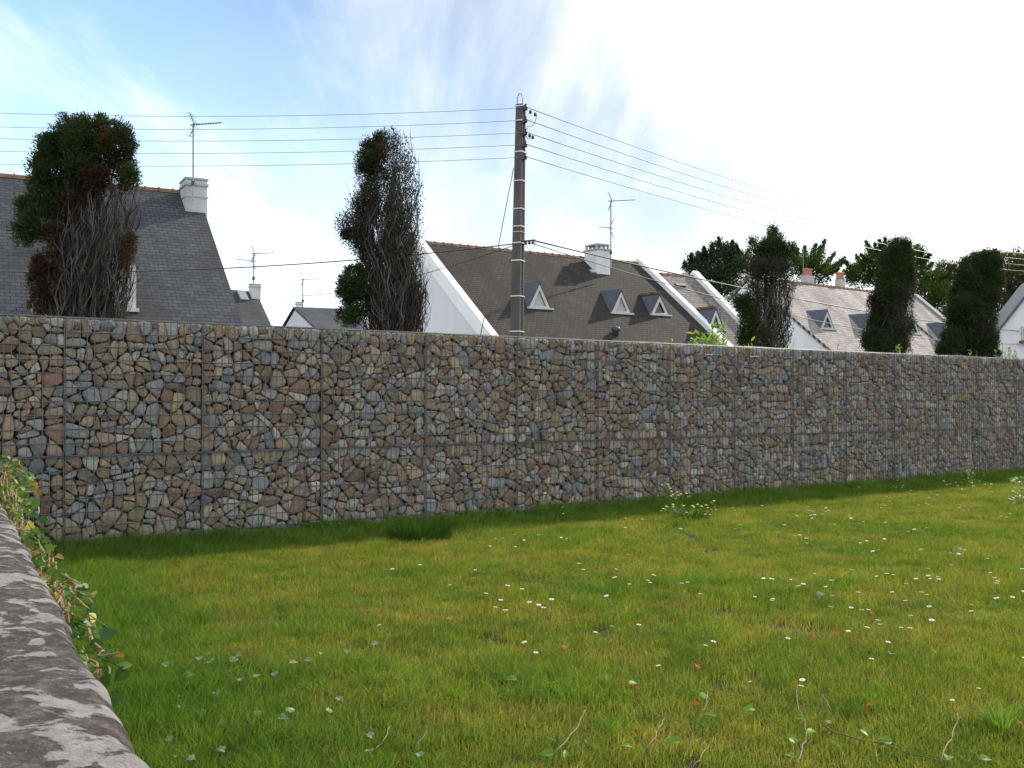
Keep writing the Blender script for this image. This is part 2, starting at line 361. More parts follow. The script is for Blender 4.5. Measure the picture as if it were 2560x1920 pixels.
def mat_oldwall():
    m = Mat('lichened_mortar'); p = m.pos()
    n1 = m.noise(8.5, 7, 0.62, p, (1.0, 1.25, 1.0), 0.5); n2 = m.noise(3.2, 4, 0.55, p); n3 = m.noise(120, 5, 0.8, p); n4 = m.noise(38, 6, 0.7, p)
    s = m.n('ShaderNodeMath', operation='MULTIPLY_ADD'); m.l(n2, s.inputs[0]); s.inputs[1].default_value = 0.35; m.l(n1, s.inputs[2])
    light = m.mix(m.fac(n4, 0.35, 0.7), (0.25, 0.235, 0.22), (0.37, 0.35, 0.33))
    dark = m.mix(m.fac(n4, 0.4, 0.7), (0.065, 0.056, 0.048), (0.17, 0.148, 0.13))
    a = m.n('ShaderNodeMath', operation='MULTIPLY_ADD'); m.l(n4, a.inputs[0]); a.inputs[1].default_value = 0.16; m.l(s.outputs[0], a.inputs[2])
    wv = m.n('ShaderNodeTexVoronoi', feature='SMOOTH_F1'); wv.inputs['Scale'].default_value = 13; wv.inputs['Smoothness'].default_value = 0.25
    ds = m.n('ShaderNodeVectorMath', operation='ADD'); nz = m.n('ShaderNodeTexNoise'); nz.inputs['Scale'].default_value = 16; nz.inputs['Detail'].default_value = 5; m.l(p, nz.inputs['Vector'])
    sc_ = m.n('ShaderNodeVectorMath', operation='SCALE'); m.l(nz.outputs['Color'], sc_.inputs[0]); sc_.inputs['Scale'].default_value = 0.07; m.l(p, ds.inputs[0]); m.l(sc_.outputs[0], ds.inputs[1]); m.l(ds.outputs[0], wv.inputs['Vector'])
    spots = m.fac(wv.outputs['Distance'], 0.33, 0.27); field = m.fac(a.outputs[0], 0.775, 0.82); gate = m.fac(n2, 0.34, 0.46)
    sg = m.n('ShaderNodeMath', operation='MULTIPLY'); m.l(spots, sg.inputs[0]); m.l(gate, sg.inputs[1])
    mx_ = m.n('ShaderNodeMath', operation='MAXIMUM'); m.l(sg.outputs[0], mx_.inputs[0]); m.l(field, mx_.inputs[1])
    c = m.mix(mx_.outputs[0], dark, light); m.bump(mx_.outputs[0], 0.004, 0.6)
    c = m.mix(m.fac(n3, 0.58, 0.72, 0, 0.7), c, (0.09, 0.08, 0.07)); c = m.mix(m.fac(n3, 0.30, 0.42, 0.55, 0), c, (0.50, 0.48, 0.45))
    m.col(c, 0.92, 0.15); m.bump(n1, 0.012); m.bump(n4, 0.010); m.bump(n3, 0.005); return m.m
M['oldwall'] = mat_oldwall()

# ---------------------------------------------------------------- ground
V = []; n = 41; xs = np.sign(np.linspace(-1, 1, n)) * np.abs(np.linspace(-1, 1, n)) ** 3 * 900
gx, gy = np.meshgrid(xs, xs + 20)
V = np.stack([gx.ravel(), gy.ravel(), np.full(n * n, 0.0)], 1)
i = np.arange(n - 1); ii, jj = np.meshgrid(i, i); a = (jj * n + ii).ravel()
g = mk('ground', V, [np.stack([a, a + 1, a + n + 1, a + n], 1)], M['soil']); tag(g, 'brown soil under the grass of the plot', 'ground', kind='structure')

# ---------------------------------------------------------------- gabion wall
P0 = np.array((-3.22, 7.30, 0.0)); D = np.array((0.811, 0.585, 0.0)); D /= np.linalg.norm(D)
NB = np.array((-D[1], D[0], 0.0))                     # pointing into the wall, away from the camera
S0 = 0.03; TOP = 1.70; MID = 0.705; BOT = -0.29; TH = 0.5
def WP(s, z, d): return P0 + np.multiply.outer(np.asarray(s) + S0, D) + np.multiply.outer(np.asarray(d), NB) + np.multiply.outer(np.asarray(z), (0, 0, 1.0))
def clip(poly, a, b, c):
    o = []; n = len(poly)
    for i in range(n):
        p = poly[i]; q = poly[(i + 1) % n]; dp = a * p[0] + b * p[1] - c; dq = a * q[0] + b * q[1] - c
        if dp <= 0: o.append(p)
        if dp * dq < 0:
            t = dp / (dp - dq); o.append((p[0] + t * (q[0] - p[0]), p[1] + t * (q[1] - p[1])))
    return o
def cells(w_, h_, rmin, rmax, jx):
    """power diagram of unevenly sized discs in a w x h rectangle"""
    pts = []
    bias = 1.15
    for k in range(900):
        r = rmin + (rmax - rmin) * random.random() ** bias * max(0.0, 1 - k / 800)
        x, y = random.uniform(0, w_), random.uniform(0, h_)
        ok = True
        for (u, v, q) in pts:
            if ((u - x) * jx) ** 2 + (v - y) ** 2 < (0.74 * (q + r)) ** 2: ok = False; break
        if ok: pts.append((x, y, r))
    A = np.array(pts); res = []
    for i_, (x, y, r) in enumerate(pts):
        poly = [(0, 0), (w_, 0), (w_, h_), (0, h_)]
        d2 = ((A[:, 0] - x) * jx) ** 2 + (A[:, 1] - y) ** 2
        for j in np.argsort(d2)[1:20]:
            u, v, q = pts[j]
            a = 2 * (u - x) * jx * jx; b = 2 * (v - y); c = (u * u - x * x) * jx * jx + v * v - y * y - 0.62 * (q * q - r * r)
            poly = clip(poly, a, b, c)
            if len(poly) < 3: break
        if len(poly) >= 3: res.append(np.array(poly))
    return res
def split(poly, target):
    P = np.asarray(poly); x, y = P[:, 0], P[:, 1]; A = 0.5 * abs(np.dot(x, np.roll(y, -1)) - np.dot(y, np.roll(x, -1)))
    if A < target: return [P]
    c = P.mean(0); q = P - c; ev, evec = np.linalg.eigh(q.T @ q); ax = evec[:, 1]
    a = math.atan2(ax[1], ax[0]) + random.gauss(0, 0.30); nx, ny = math.cos(a), math.sin(a)
    w_ = (q @ np.array((nx, ny))); m_ = c + np.array((nx, ny)) * random.uniform(-0.17, 0.17) * (w_.max() - w_.min()); d_ = nx * m_[0] + ny * m_[1]
    out = []
    for p in (clip([tuple(v) for v in P], nx, ny, d_), clip([tuple(v) for v in P], -nx, -ny, -d_)):
        if len(p) >= 3: out += split(p, random.choice((0.0055, 0.0080, 0.0105, 0.014, 0.020)))
    return out
def rubble(w_, h_):
    res = []
    for p in cells(w_, h_, 0.09, 0.17, random.uniform(0.8, 1.3)): res += split(p, 0.012)
    return res
K = 18
RS = np.array([0.0, 0.50, 0.80, 0.92, 0.98, 1.0, 0.95]); RD = np.array([0.0, 0.0, 0.03, 0.11, 0.28, 0.60, 1.5])
def stone_mesh(poly, d0, gap):
    """rounded, faceted stone filling a cell; returns (verts a,b,depth)"""
    c = poly.mean(0)
    e = np.roll(poly, -1, 0) - poly; ln = np.linalg.norm(e, axis=1); poly = poly[ln > 0.012]
    if len(poly) < 3: return None
    c = poly.mean(0); rad = np.linalg.norm(poly - c, axis=1)
    if rad.mean() < 0.016: return None
    poly = c + (poly - c) * (1 - gap / rad.mean())
    an = random.gauss(0, 0.05); ca, sa = math.cos(an), math.sin(an); poly = c + (poly - c) @ np.array(((ca, -sa), (sa, ca)))
    for q in (random.uniform(0.10, 0.24), 0.22):
        nx = np.roll(poly, -1, 0); poly = np.stack([poly * (1 - q) + nx * q, poly * q + nx * (1 - q)], 1).reshape(-1, 2)
    cl_ = np.vstack([poly, poly[:1]]); seg = np.linalg.norm(np.diff(cl_, axis=0), axis=1); cs = np.concatenate([[0], np.cumsum(seg)])
    t = np.linspace(0, cs[-1], K, endpoint=False); P = np.stack([np.interp(t, cs, cl_[:, 0]), np.interp(t, cs, cl_[:, 1])], 1)
    P += rng.normal(0, 0.0018, P.shape)
    size = rad.mean(); H = min(0.06, size * random.uniform(0.55, 0.95))
    off = rng.uniform(-0.18, 0.18, 2) * size
    V = [np.array((c[0] + off[0], c[1] + off[1], 0.0))]
    for s_, d_ in zip(RS[1:], RD[1:]):
        ctr = c + off * (1 - s_)
        ring = ctr + (P - c) * s_
        V.append(np.column_stack([ring, np.full(K, d_ * H)]))
    V = np.vstack(V)
    loc = V[:, :2] - c
    dep = V[:, 2].copy()
    for _ in range(random.choice((1, 2, 2, 3))):
        an = random.uniform(0, 2 * math.pi); sl_ = random.uniform(0.1, 0.75)
        pl = (loc @ np.array((math.cos(an), math.sin(an)))) * sl_ - sl_ * size * random.uniform(0.0, 0.55)
        dep[:-K] = np.maximum(dep[:-K], pl[:-K])
    dep += rng.normal(0, 0.0012, len(dep))
    V[:, 2] = dep - dep.min() + d0
    return V
q = np.arange(K)
SF_T = np.stack([np.zeros(K, int), 1 + q, 1 + (q + 1) % K], 1)
SF_Q = np.vstack([np.stack([1 + r_ * K + q, 1 + (r_ + 1) * K + q, 1 + (r_ + 1) * K + (q + 1) % K, 1 + r_ * K + (q + 1) % K], 1) for r_ in range(len(RS) - 2)])
NV = 1 + K * (len(RS) - 1)
PAL = [((0.190, 0.148, 0.105), 5), ((0.235, 0.195, 0.145), 5), ((0.150, 0.108, 0.076), 3.5), ((0.185, 0.120, 0.082), 1.1), ((0.200, 0.212, 0.215), 5.0),
       ((0.160, 0.180, 0.195), 3.5), ((0.265, 0.260, 0.240), 4.5), ((0.190, 0.175, 0.135), 5), ((0.25, 0.20, 0.125), 1.2)]
PW = np.array([p[1] for p in PAL]); PW /= PW.sum(); PC = np.array([p[0] for p in PAL])
def pick_tint(): return np.clip(np.array((1.40, 1.36, 1.30)) * PC[rng.choice(len(PC), p=PW)] * rng.uniform(0.78, 1.22) * rng.uniform(0.97, 1.03, 3), 0.03, 0.6)
gw = thing('gabion_wall', P0 + D * S0, 'long two-tier gabion wall of brown and grey stones behind a steel wire grid', 'wall')
def wire(mb, a, b, r=0.0023): mb.tube([a, b], r, 4, False)
def add_basket(k, lo, hi, top):
    near = k < 14
    mb = MB()
    e = 0.004
    zs = np.arange(hi, lo - 1e-3, -0.1)
    for z in zs:
        pts = [WP(k + t, z + random.uniform(-.002, .002), -0.001 + random.uniform(-.003, .003)) for t in (0.008, 0.25, 0.5, 0.75, 0.992)]
        mb.tube(pts, 0.0037, 4, False)
    for j in range(1, 20):
        s = k + j * 0.05
        jt = random.uniform(-0.0015, 0.0015)
        mb.tube([WP(s + jt, hi, -0.0055), WP(s + random.uniform(-.002, .002), (lo + hi) / 2, -0.0065), WP(s - jt, lo, -0.0055)], 0.0033, 4, False)
    for s in (k + 0.006, k + 0.994):
        wire(mb, WP(s, hi + 0.002, -0.002), WP(s, lo, -0.002), 0.0036)
    for z in (hi, lo + 0.004):
        wire(mb, WP(k + .006, z, -0.010), WP(k + .994, z, -0.010), 0.0036)
    # lacing spiral at the joints
    def spiral(a, b, turns, r):
        a = np.asarray(a); b = np.asarray(b); t = (b - a) / np.linalg.norm(b - a); u = NB; v = np.cross(t, u)
        m_ = turns * 6; pts = [a + (b - a) * i_ / m_ + r * (math.cos(i_ * math.pi / 3) * u + math.sin(i_ * math.pi / 3) * v) for i_ in range(m_ + 1)]
        mb.tube(pts, 0.0018, 3, False)
    spiral(WP(k, hi, -0.003), WP(k, lo, -0.003), 10, 0.008)
    if not top: spiral(WP(k, hi, -0.006), WP(k + 1, hi, -0.006), 14 if near else 10, 0.008)
    else:
        for j in range(0, 21, 1):
            wire(mb, WP(k + j * 0.05, hi + 0.003, -0.003), WP(k + j * 0.05, hi + 0.003 , TH), 0.0022)
            if random.random() < 0.35:   # cut wire ends standing proud
                wire(mb, WP(k + j * 0.05, hi - .002, -0.006), WP(k + j * 0.05 + random.uniform(-.008, .008), hi + random.uniform(0.008, 0.018), -0.004), 0.002)
        for d in (0.0, 0.1, 0.2, 0.3, 0.4, 0.5):
            mb.tube([WP(k, hi + .007, d), WP(k + .35, hi + random.uniform(.004, .013), d), WP(k + .7, hi + random.uniform(.004, .013), d), WP(k + 1, hi + .007, d)], 0.0024, 4, False)
    for j in range(0, 11): wire(mb, WP(k + j * 0.1, hi, TH), WP(k + j * 0.1, lo, TH))
    for z in zs: wire(mb, WP(k, z, TH), WP(k + 1, z, TH))
    bk = mb.build('wire_basket', M['wire'], gw)
    # stones
    Vs = []; T = []
    lo_v = max(lo, -0.08)
    def layer(polys, fn, dmin, dmax, gap):
        for p in polys:
            v = stone_mesh(p, random.uniform(dmin, dmax), random.uniform(*gap))
            if v is None: continue
            Vs.append(fn(v)); T.append(np.repeat(pick_tint()[None], NV, 0))
    hgt = hi - lo_v
    front = lambda v: WP(k + v[:, 0], lo_v + v[:, 1], v[:, 2])
    jx = random.uniform(0.8, 1.45)
    layer(rubble(1.0, hgt + (0.0 if top else 0.004)), front, 0.004, 0.030, (0.0010, 0.0060))
    back = cells(1.0, hgt - 0.03, 0.06, 0.10, 1.0)
    layer(back, lambda v: WP(k + v[:, 0], lo_v + v[:, 1], v[:, 2]), 0.085, 0.10, (0.002, 0.004))
    if top:
        layer(cells(1.0, TH - 0.05, 0.035, 0.085, 1.0), lambda v: WP(k + v[:, 0], hi - v[:, 2], v[:, 1] + 0.05), 0.004, 0.04, (0.002, 0.006))
    nS = len(Vs); off = (np.arange(nS) * NV)[:, None, None]
    Fq = (SF_Q[None] + off).reshape(-1, 4); Ft = (SF_T[None] + off).reshape(-1, 3)
    VV = np.vstack(Vs); TT = np.vstack(T)
    # solid heart of the basket
    b = len(VV)
    core = [WP(k + i_, z_, d_) for i_ in (0.01, 0.99) for z_ in (lo, hi - (0.07 if top else 0.0)) for d_ in (0.16, TH - 0.01)]
    VV = np.vstack([VV, core]); TT = np.vstack([TT, np.full((8, 3), 0.10)])
    cf = np.array([(0, 1, 3, 2), (4, 6, 7, 5), (0, 4, 5, 1), (2, 3, 7, 6), (0, 2, 6, 4), (1, 5, 7, 3)]) + b
    mk('stone_fill', VV, [Ft, Fq, cf], M['rock'], bk, smooth=True,
       attrs={'tint': ('FLOAT_COLOR', np.column_stack([TT, np.ones(len(TT))]))})
for k in range(-2, 20):
    add_basket(k, BOT, MID - 0.003, False)
    add_basket(k, MID + 0.003, TOP, True)

# ---------------------------------------------------------------- old stone wall at left
WD = np.array((-math.sin(R(29.1)), math.cos(R(29.1)), 0)); WN = np.array((WD[1], -WD[0], 0))   # WN points to the lawn
E0 = np.array((-0.366, 1.10, 0)); WT = EYE - 0.40
def old_wall():
    from mathutils import noise
    prof = []
    r = 0.045
    for a in np.linspace(0, 90, 10): prof.append((-r + r * math.sin(R(a)), WT - r + r * math.cos(R(a))))
    prof += [(0.0, z) for z in np.linspace(WT - 0.1, -0.05, 8)]
    left = [(x, WT + 0.012 * math.sin((x + 0.6) * 5)) for x in np.linspace(-0.50, -r - 0.02, 18)]
    prof = [(-0.52, -0.05), (-0.52, WT - 0.03)] + left + prof
    ts = np.concatenate([np.linspace(-1.2, 0.0, 20), np.linspace(0.02, 3.0, 170), np.linspace(3.05, 6.55, 90)])
    V = []
    for t in ts:
        for (o_, z) in prof:
            p = E0 + WD * t + WN * o_ + np.array((0, 0, z))
            q_ = Vector(p * 9.0); d = noise.noise(q_) * 0.010 + noise.noise(Vector(p * 26)) * 0.004 + noise.noise(Vector(p * 2.2)) * 0.016
            nrm = np.array((0, 0, 1.0)) if o_ < -r else (WN if z < WT - r else (WN + np.array((0, 0, 1.0))) / 1.414)
            V.append(p + nrm * d)
    m_ = len(prof); n_ = len(ts); a = np.arange(n_ - 1)[:, None] * m_ + np.arange(m_ - 1)[None]; a = a.ravel()
    o = mk('stone_wall', V, [np.stack([a, a + m_, a + m_ + 1, a + 1], 1), [list(range(m_))], [list(range((n_ - 1) * m_, n_ * m_))[::-1]]], M['oldwall'], None, True, loc=E0)
    tag(o, 'low old wall with pale and black lichened top in the near left corner', 'wall')
old_wall()

# ---------------------------------------------------------------- ivy on the old wall
def leaf_shape(kind):
    if kind == 'ivy': o = [(0, 0), (0.34, -0.12), (0.50, 0.12), (0.36, 0.34), (0.46, 0.58), (0.20, 0.62), (0, 1.0), (-0.20, 0.62), (-0.46, 0.58), (-0.36, 0.34), (-0.50, 0.12), (-0.34, -0.12)]
    elif kind == 'heart': o = [(0, 0.05), (0.25, -0.08), (0.47, 0.1), (0.5, 0.38), (0.3, 0.72), (0, 1.0), (-0.3, 0.72), (-0.5, 0.38), (-0.47, 0.1), (-0.25, -0.08)]
    elif kind == 'folded': o = [(0, 0), (0.3, 0.1), (0.36, 0.4), (0.25, 0.75), (0, 1.0), (-0.25, 0.75), (-0.36, 0.4), (-0.3, 0.1)]
    else: o = [(0, 0), (0.14, 0.2), (0.17, 0.5), (0.10, 0.8), (0, 1.0), (-0.10, 0.8), (-0.17, 0.5), (-0.14, 0.2)]
    return o
def add_leaf(mb, base, up, normal, size, kind='ivy', curl=0.25, fold=0.2):
    base = np.asarray(base, float); up = np.asarray(up, float); up /= np.linalg.norm(up)
    n_ = np.asarray(normal, float); n_ = n_ - up * (n_ @ up); n_ /= np.linalg.norm(n_) + 1e-9; sd = np.cross(up, n_)
    o = leaf_shape(kind); P = lambda x, y: base + size * (sd * x + up * y + n_ * (abs(x) * fold - curl * y * y + curl * 0.3))
    mid = [P(0, 0.02), P(0, 0.35), P(0, 0.7)]
    vs = [P(x, y) for x, y in o] + [P(0, 0.42)]
    c = len(o)
    mb.add(vs, [(i_, (i_ + 1) % c, c) for i_ in range(c)])
def rv(): 
    v = rng.normal(size=3); return v / np.linalg.norm(v)
def ivy(t0, t1, n_, nold, label, grow=0.0):
    base = E0 + WD * t0 + np.array((0, 0, WT - 0.3))
    root = thing('ivy', base, label, 'ivy', 'ivy on the old wall')
    stems = []; st = MB(); g_ = MB(); old = MB()
    for s_ in range(5 + n_ // 14):
        t = random.uniform(t0, t1); z = WT - random.uniform(0.0, 0.12); pts = []
        o_ = 0.02
        for q_ in range(9):
            pts.append(E0 + WD * t + WN * o_ + np.array((0, 0, z)))
            t += random.uniform(-0.01, 0.07); z += random.uniform(-0.03, 0.028) + grow * 0.1; z = min(z, WT + 0.015 + grow); o_ = max(0.008, o_ + random.uniform(-0.012, 0.014))
        MB().tube(pts, [0.0028 - 0.00025 * i_ for i_ in range(9)], 5).build('stem', M['ivy_stem'], root)
    for i_ in range(n_):
        t = random.uniform(t0, t1); dz = random.uniform(-0.15, 0.02 + grow); o_ = random.uniform(0.01, 0.05)
        p = E0 + WD * t + WN * o_ + np.array((0, 0, WT + dz))
        mb = old if random.random() < nold else g_
        nn = WN * 0.5 + np.array((0.1, -0.9, 0.5)) + rv() * 0.8
        add_leaf(mb, p, rv() * 0.7 + np.array((0.3, 0, -0.35)), nn, random.uniform(0.016, 0.030), random.choice(('ivy', 'ivy', 'heart', 'folded')), random.uniform(-0.1, 0.4), random.uniform(-0.1, 0.5))
        mb.tube([p, p - WN * (o_ - 0.005) + np.array((0, 0, random.uniform(-.02, .03)))], 0.0011, 4)
    g_.build('leaves', M['ivy'], root)
    if old.v: old.build('old_leaves', M['ivy_old'], root)
ivy(2.2, 3.9, 210, 0.16, 'fresh green ivy over the top of the old wall at the left photo edge', 0.14)
ivy(1.15, 2.3, 120, 0.27, 'yellowing ivy with brown and cream leaves hanging along the old wall edge')
ivy(0.62, 1.2, 64, 0.12, 'dark green ivy spray hanging over the old wall edge above the grass')

# ---------------------------------------------------------------- houses
def uv_axis(o, rd, dn):
    return lambda p: (float((p - o) @ rd), float((p - o) @ dn))
class House:
    """gabled house: ridge from pixel (pxa,pya) at depth Ya to pixel pxb; front slope faces the camera."""
    def __init__(s, name, a, b, foot, roofmat, label, ext0=0.0, ext1=0.0, eave=None, verge=0.12, base_cat='house', group=None, wallmat='white', ridge_mat=None, thick=0.14):
        (pxa, pya, Ya), (pxb, pyb) = a, b
        A = at(pxa, pya, Ya); rb = ray(pxb, pyb); t = (A[2] - EYE) / rb[2]; B = np.array((0, 0, EYE)) + rb * t
        rd = B - A; rd[2] = 0; Lr = np.linalg.norm(rd); rd /= Lr
        s.rd = rd; s.fr = np.array((rd[1], -rd[0], 0))      # horizontal, towards the camera
        A = A - rd * ext0; B = B + rd * ext1; s.A = A; s.B = B; s.len = np.linalg.norm(B - A)
        # slope from a point known on the verge (pixel + which end)
        fpx, fpy, end = foot
        E = A if end == 0 else B
        E = (at(pxa, pya, Ya) if end == 0 else np.array((0, 0, EYE)) + rb * t)
        r = ray(fpx, fpy)
        # E + fr*d - z*h lies on the ray: solve X/Y
        u = r[0] / r[1]; d = (u * E[1] - E[0]) / (s.fr[0] - u * s.fr[1]); Yp = E[1] + s.fr[1] * d
        z = EYE + r[2] / r[1] * Yp; s.tan = (E[2] - z) / d
        s.eave = eave if eave is not None else 2.6
        s.half = (A[2] - s.eave) / s.tan
        mid = (A + B) / 2; mid[2] = 0
        s.o = thing(name, mid, label, base_cat, group)
        s.dn = s.fr - np.array((0, 0, s.tan)); s.sl = s.dn / np.linalg.norm(s.dn)
        s.nrm = np.cross(s.rd, s.sl); s.nrm = s.nrm if s.nrm[2] > 0 else -s.nrm
        w_ = MB(); i_ = 0.10
        a0, b0 = A + rd * verge, B - rd * verge
        for p0 in (0,):
            h = s.half - 0.35
            pts = lambda q: [np.array((*(q + s.fr * h)[:2], 0)), q + s.fr * h - np.array((0, 0, s.tan * h + 0.25)), q - np.array((0, 0, 0.25)), q - s.fr * h - np.array((0, 0, s.tan * h + 0.25)), np.array((*(q - s.fr * h)[:2], 0))]
            w_.prism(pts(a0), b0 - a0)
        w_.build('wall', M[wallmat], s.o)
        rf = MB(); tv = s.nrm * thick
        bk = s.nrm - 2 * (s.nrm @ s.fr) * s.fr
        sb = s.sl - 2 * (s.sl @ s.fr) * s.fr
        L_ = s.half * math.sqrt(1 + s.tan ** 2)
        # closed chevron section
        sec = [A + s.sl * L_, A, A + sb * L_, A + sb * L_ - bk * thick, A - np.array((0, 0, thick * math.sqrt(1 + s.tan ** 2))), A + s.sl * L_ - tv]
        rf.prism(sec, B - A)
        def uvf(p, s=s):
            d_ = (p - s.A); return (float(d_ @ s.rd), float(-abs(d_ @ s.fr) * math.sqrt(1 + s.tan ** 2)))
        s.roof = rf.build('roof', M[roofmat], s.o, uvf=uvf)
        if ridge_mat:
            r_ = MB(); n_ = int(s.len / 0.42)
            for j in range(n_):
                p = A + rd * (s.len * j / n_); q_ = A + rd * (s.len * (j + 0.97) / n_); up = np.array((0, 0, 1.0))
                hw = 0.13
                r_.prism([p + s.fr * hw - up * 0.09, p + s.fr * 0.07 + up * 0.03, p + up * 0.055, p - s.fr * 0.07 + up * 0.03, p - s.fr * hw - up * 0.09], q_ - p)
                r_.prism([p + s.fr * hw * 1.1 - up * 0.09, p + s.fr * 0.08 + up * 0.05, p + up * 0.085, p - s.fr * 0.08 + up * 0.05, p - s.fr * hw * 1.1 - up * 0.09], rd * 0.05)
            r_.build('ridge_tiles', M[ridge_mat], s.roof)
    def hit(s, px, py):        # point of the front roof plane under a pixel
        r = ray(px, py); o = np.array((0, 0, EYE)); t = ((s.A - o) @ s.nrm) / (r @ s.nrm); return o + r * t
    def parapet(s, where, mat='coping', w_=0.30, up=0.22, name='parapet', over=0.3):
        p = s.A if where == 0 else s.B; mb = MB(); h = s.half + over; c = p - s.rd * w_ / 2
        Z = np.array((0, 0, 1.0)); k = up * math.sqrt(1 + s.tan ** 2)
        sec = [c + s.fr * h - Z * (s.tan * h - k), c + Z * k, c - s.fr * h - Z * (s.tan * h - k), c - s.fr * h - Z * (s.tan * h + 0.45), c - Z * 0.45, c + s.fr * h - Z * (s.tan * h + 0.45)]
        mb.prism(sec, s.rd * w_); mb.build(name, M[mat], s.o, bevel=0.015)
    def gable(s, where, mat='white', w_=0.24):
        p = s.A if where == 0 else s.B; mb = MB(); h = s.half + 0.2; Z = np.array((0, 0, 1.0)); c = p - s.rd * w_ / 2
        f = lambda d: c + s.fr * d - Z * (s.tan * abs(d) + 0.1)
        g0 = lambda d: np.array((*(c + s.fr * d)[:2], 0))
        mb.prism([g0(h), f(h), f(0), f(-h), g0(-h)], s.rd * w_); mb.build('gable_wall', M[mat], s.o)
    def tri_dormer(s, apex, bl, br, glass=True, ridge=None):
        """A-shaped dormer; face plane vertical, parallel to the ridge, base line on the roof."""
        Lp = s.hit(*bl); 
        d = (Lp - s.A) @ s.fr
        def on_face(px, py):   # vertical plane through Lp with normal fr
            r = ray(px, py); o = np.array((0, 0, EYE)); t = ((Lp - o) @ s.fr) / (r @ s.fr); return o + r * t
        Rp = on_face(*br); Rp[2] = Lp[2]; Ap = on_face(*apex)
        # centre the apex over the base
        m_ = (Lp + Rp) / 2; hw = np.linalg.norm(Rp - Lp) / 2; H = Ap[2] - Lp[2]; Ap = m_ + np.array((0, 0, H))
        Z = np.array((0, 0, 1.0)); off = s.fr * 0.04
        back = H / s.tan
        mb = MB(); ov = 0.10
        L2 = Lp + off - s.rd * ov - Z * 0.02; R2 = Rp + off + s.rd * ov - Z * 0.02; A2 = Ap + off + Z * ov * 1.6
        HB = (A2[2] - L2[2]) / s.tan + 0.2
        th = 0.05
        # two slate sides
        for q_, sg in ((L2, 1), (R2, -1)):
            inn = s.rd * sg * th * 1.0
            mb.add([q_, A2, A2 - s.fr * HB, q_ - s.fr * 0.25, q_ + inn, A2 - Z * th * 2, A2 - Z * th * 2 - s.fr * HB, q_ + inn - s.fr * 0.25],
                   [(0, 1, 2, 3), (4, 7, 6, 5), (0, 4, 5, 1), (1, 5, 6, 2), (2, 6, 7, 3), (3, 7, 4, 0)])
        body = mb.build('dormer', M['slate'], s.o)
        fm = MB(); w_ = 0.11
        def inset(k): 
            return [Lp + s.rd * k * 1.7 + Z * k * 0.2, Rp - s.rd * k * 1.7 + Z * k * 0.6, Ap - Z * k * 2.0]
        o1 = [p + s.fr * 0.0 for p in inset(0.0)]; i1 = [p + s.fr * 0.0 for p in inset(w_)]
        for j in range(3):
            a_, b_, c_, d_ = o1[j], o1[(j + 1) % 3], i1[(j + 1) % 3], i1[j]
            fm.prism([a_, b_, c_, d_], s.fr * 0.05)
        fr_ = fm.build('window_frame', M['frame'], body)
        pn = MB(); pn.prism([p - s.fr * 0.06 for p in i1], s.fr * 0.03); pn.build('pane' if glass else 'panel', M['glass' if glass else 'pane_white'], fr_)
        sm = MB(); sm.box((Lp + Rp) / 2 + s.fr * 0.06 - Z * 0.05, s.rd * (hw + 0.12), s.fr * 0.12, Z * 0.04); sm.build('sill', M['frame'], body)
        if ridge:
            rm = MB(); 
            for j in range(5): rm.box(A2 + Z * 0.02 - s.fr * (HB * (j + 0.5) / 5.6), s.rd * 0.08, s.fr * HB / 11.6, Z * 0.05)
            rm.build('ridge_tiles', M[ridge], body)
    def chimney(s, px0, px1, pyt, pyb, depth=0.5, mat='white', cap=None, along=None, back=0.0):
        """stack through the roof at the ridge, faces aligned with the house"""
        c = s.hit((px0 + px1) / 2, pyb); dd = max(0.0, (c - s.A) @ s.fr); c = c - s.fr * dd * 0.5
        Yd = c[1]; wpx = (px1 - px0) / F * Yd; k = abs(s.rd[0]) + abs(s.fr[0]) * 0.6
        hw = wpx / 2 / k * 0.95; top = at((px0 + px1) / 2, pyt, Yd)[2]; Z = np.array((0, 0, 1.0))
        c[0] = ray((px0 + px1) / 2, pyt)[0] / ray(0, pyt)[1] * c[1]
        b = MB(); zb = c[2] - 1.0; hd = max(hw * 0.6, dd * 0.45)
        b.box((c[0], c[1], (zb + top) / 2), s.rd * hw, s.fr * hd, Z * (top - zb) / 2)
        st = b.build('chimney', M[mat], s.roof, bevel=0.01)
        cp = MB(); cp.box((c[0], c[1], top - 0.16), s.rd * (hw + .035), s.fr * (hd + .035), Z * 0.04)
        cp.box((c[0], c[1], top + 0.025), s.rd * (hw + .03), s.fr * (hd + .03), Z * 0.03)
        if cap is None: cp.build('chimney_band', M['mortar'], s.o)
        return c, top, hw, hd, st

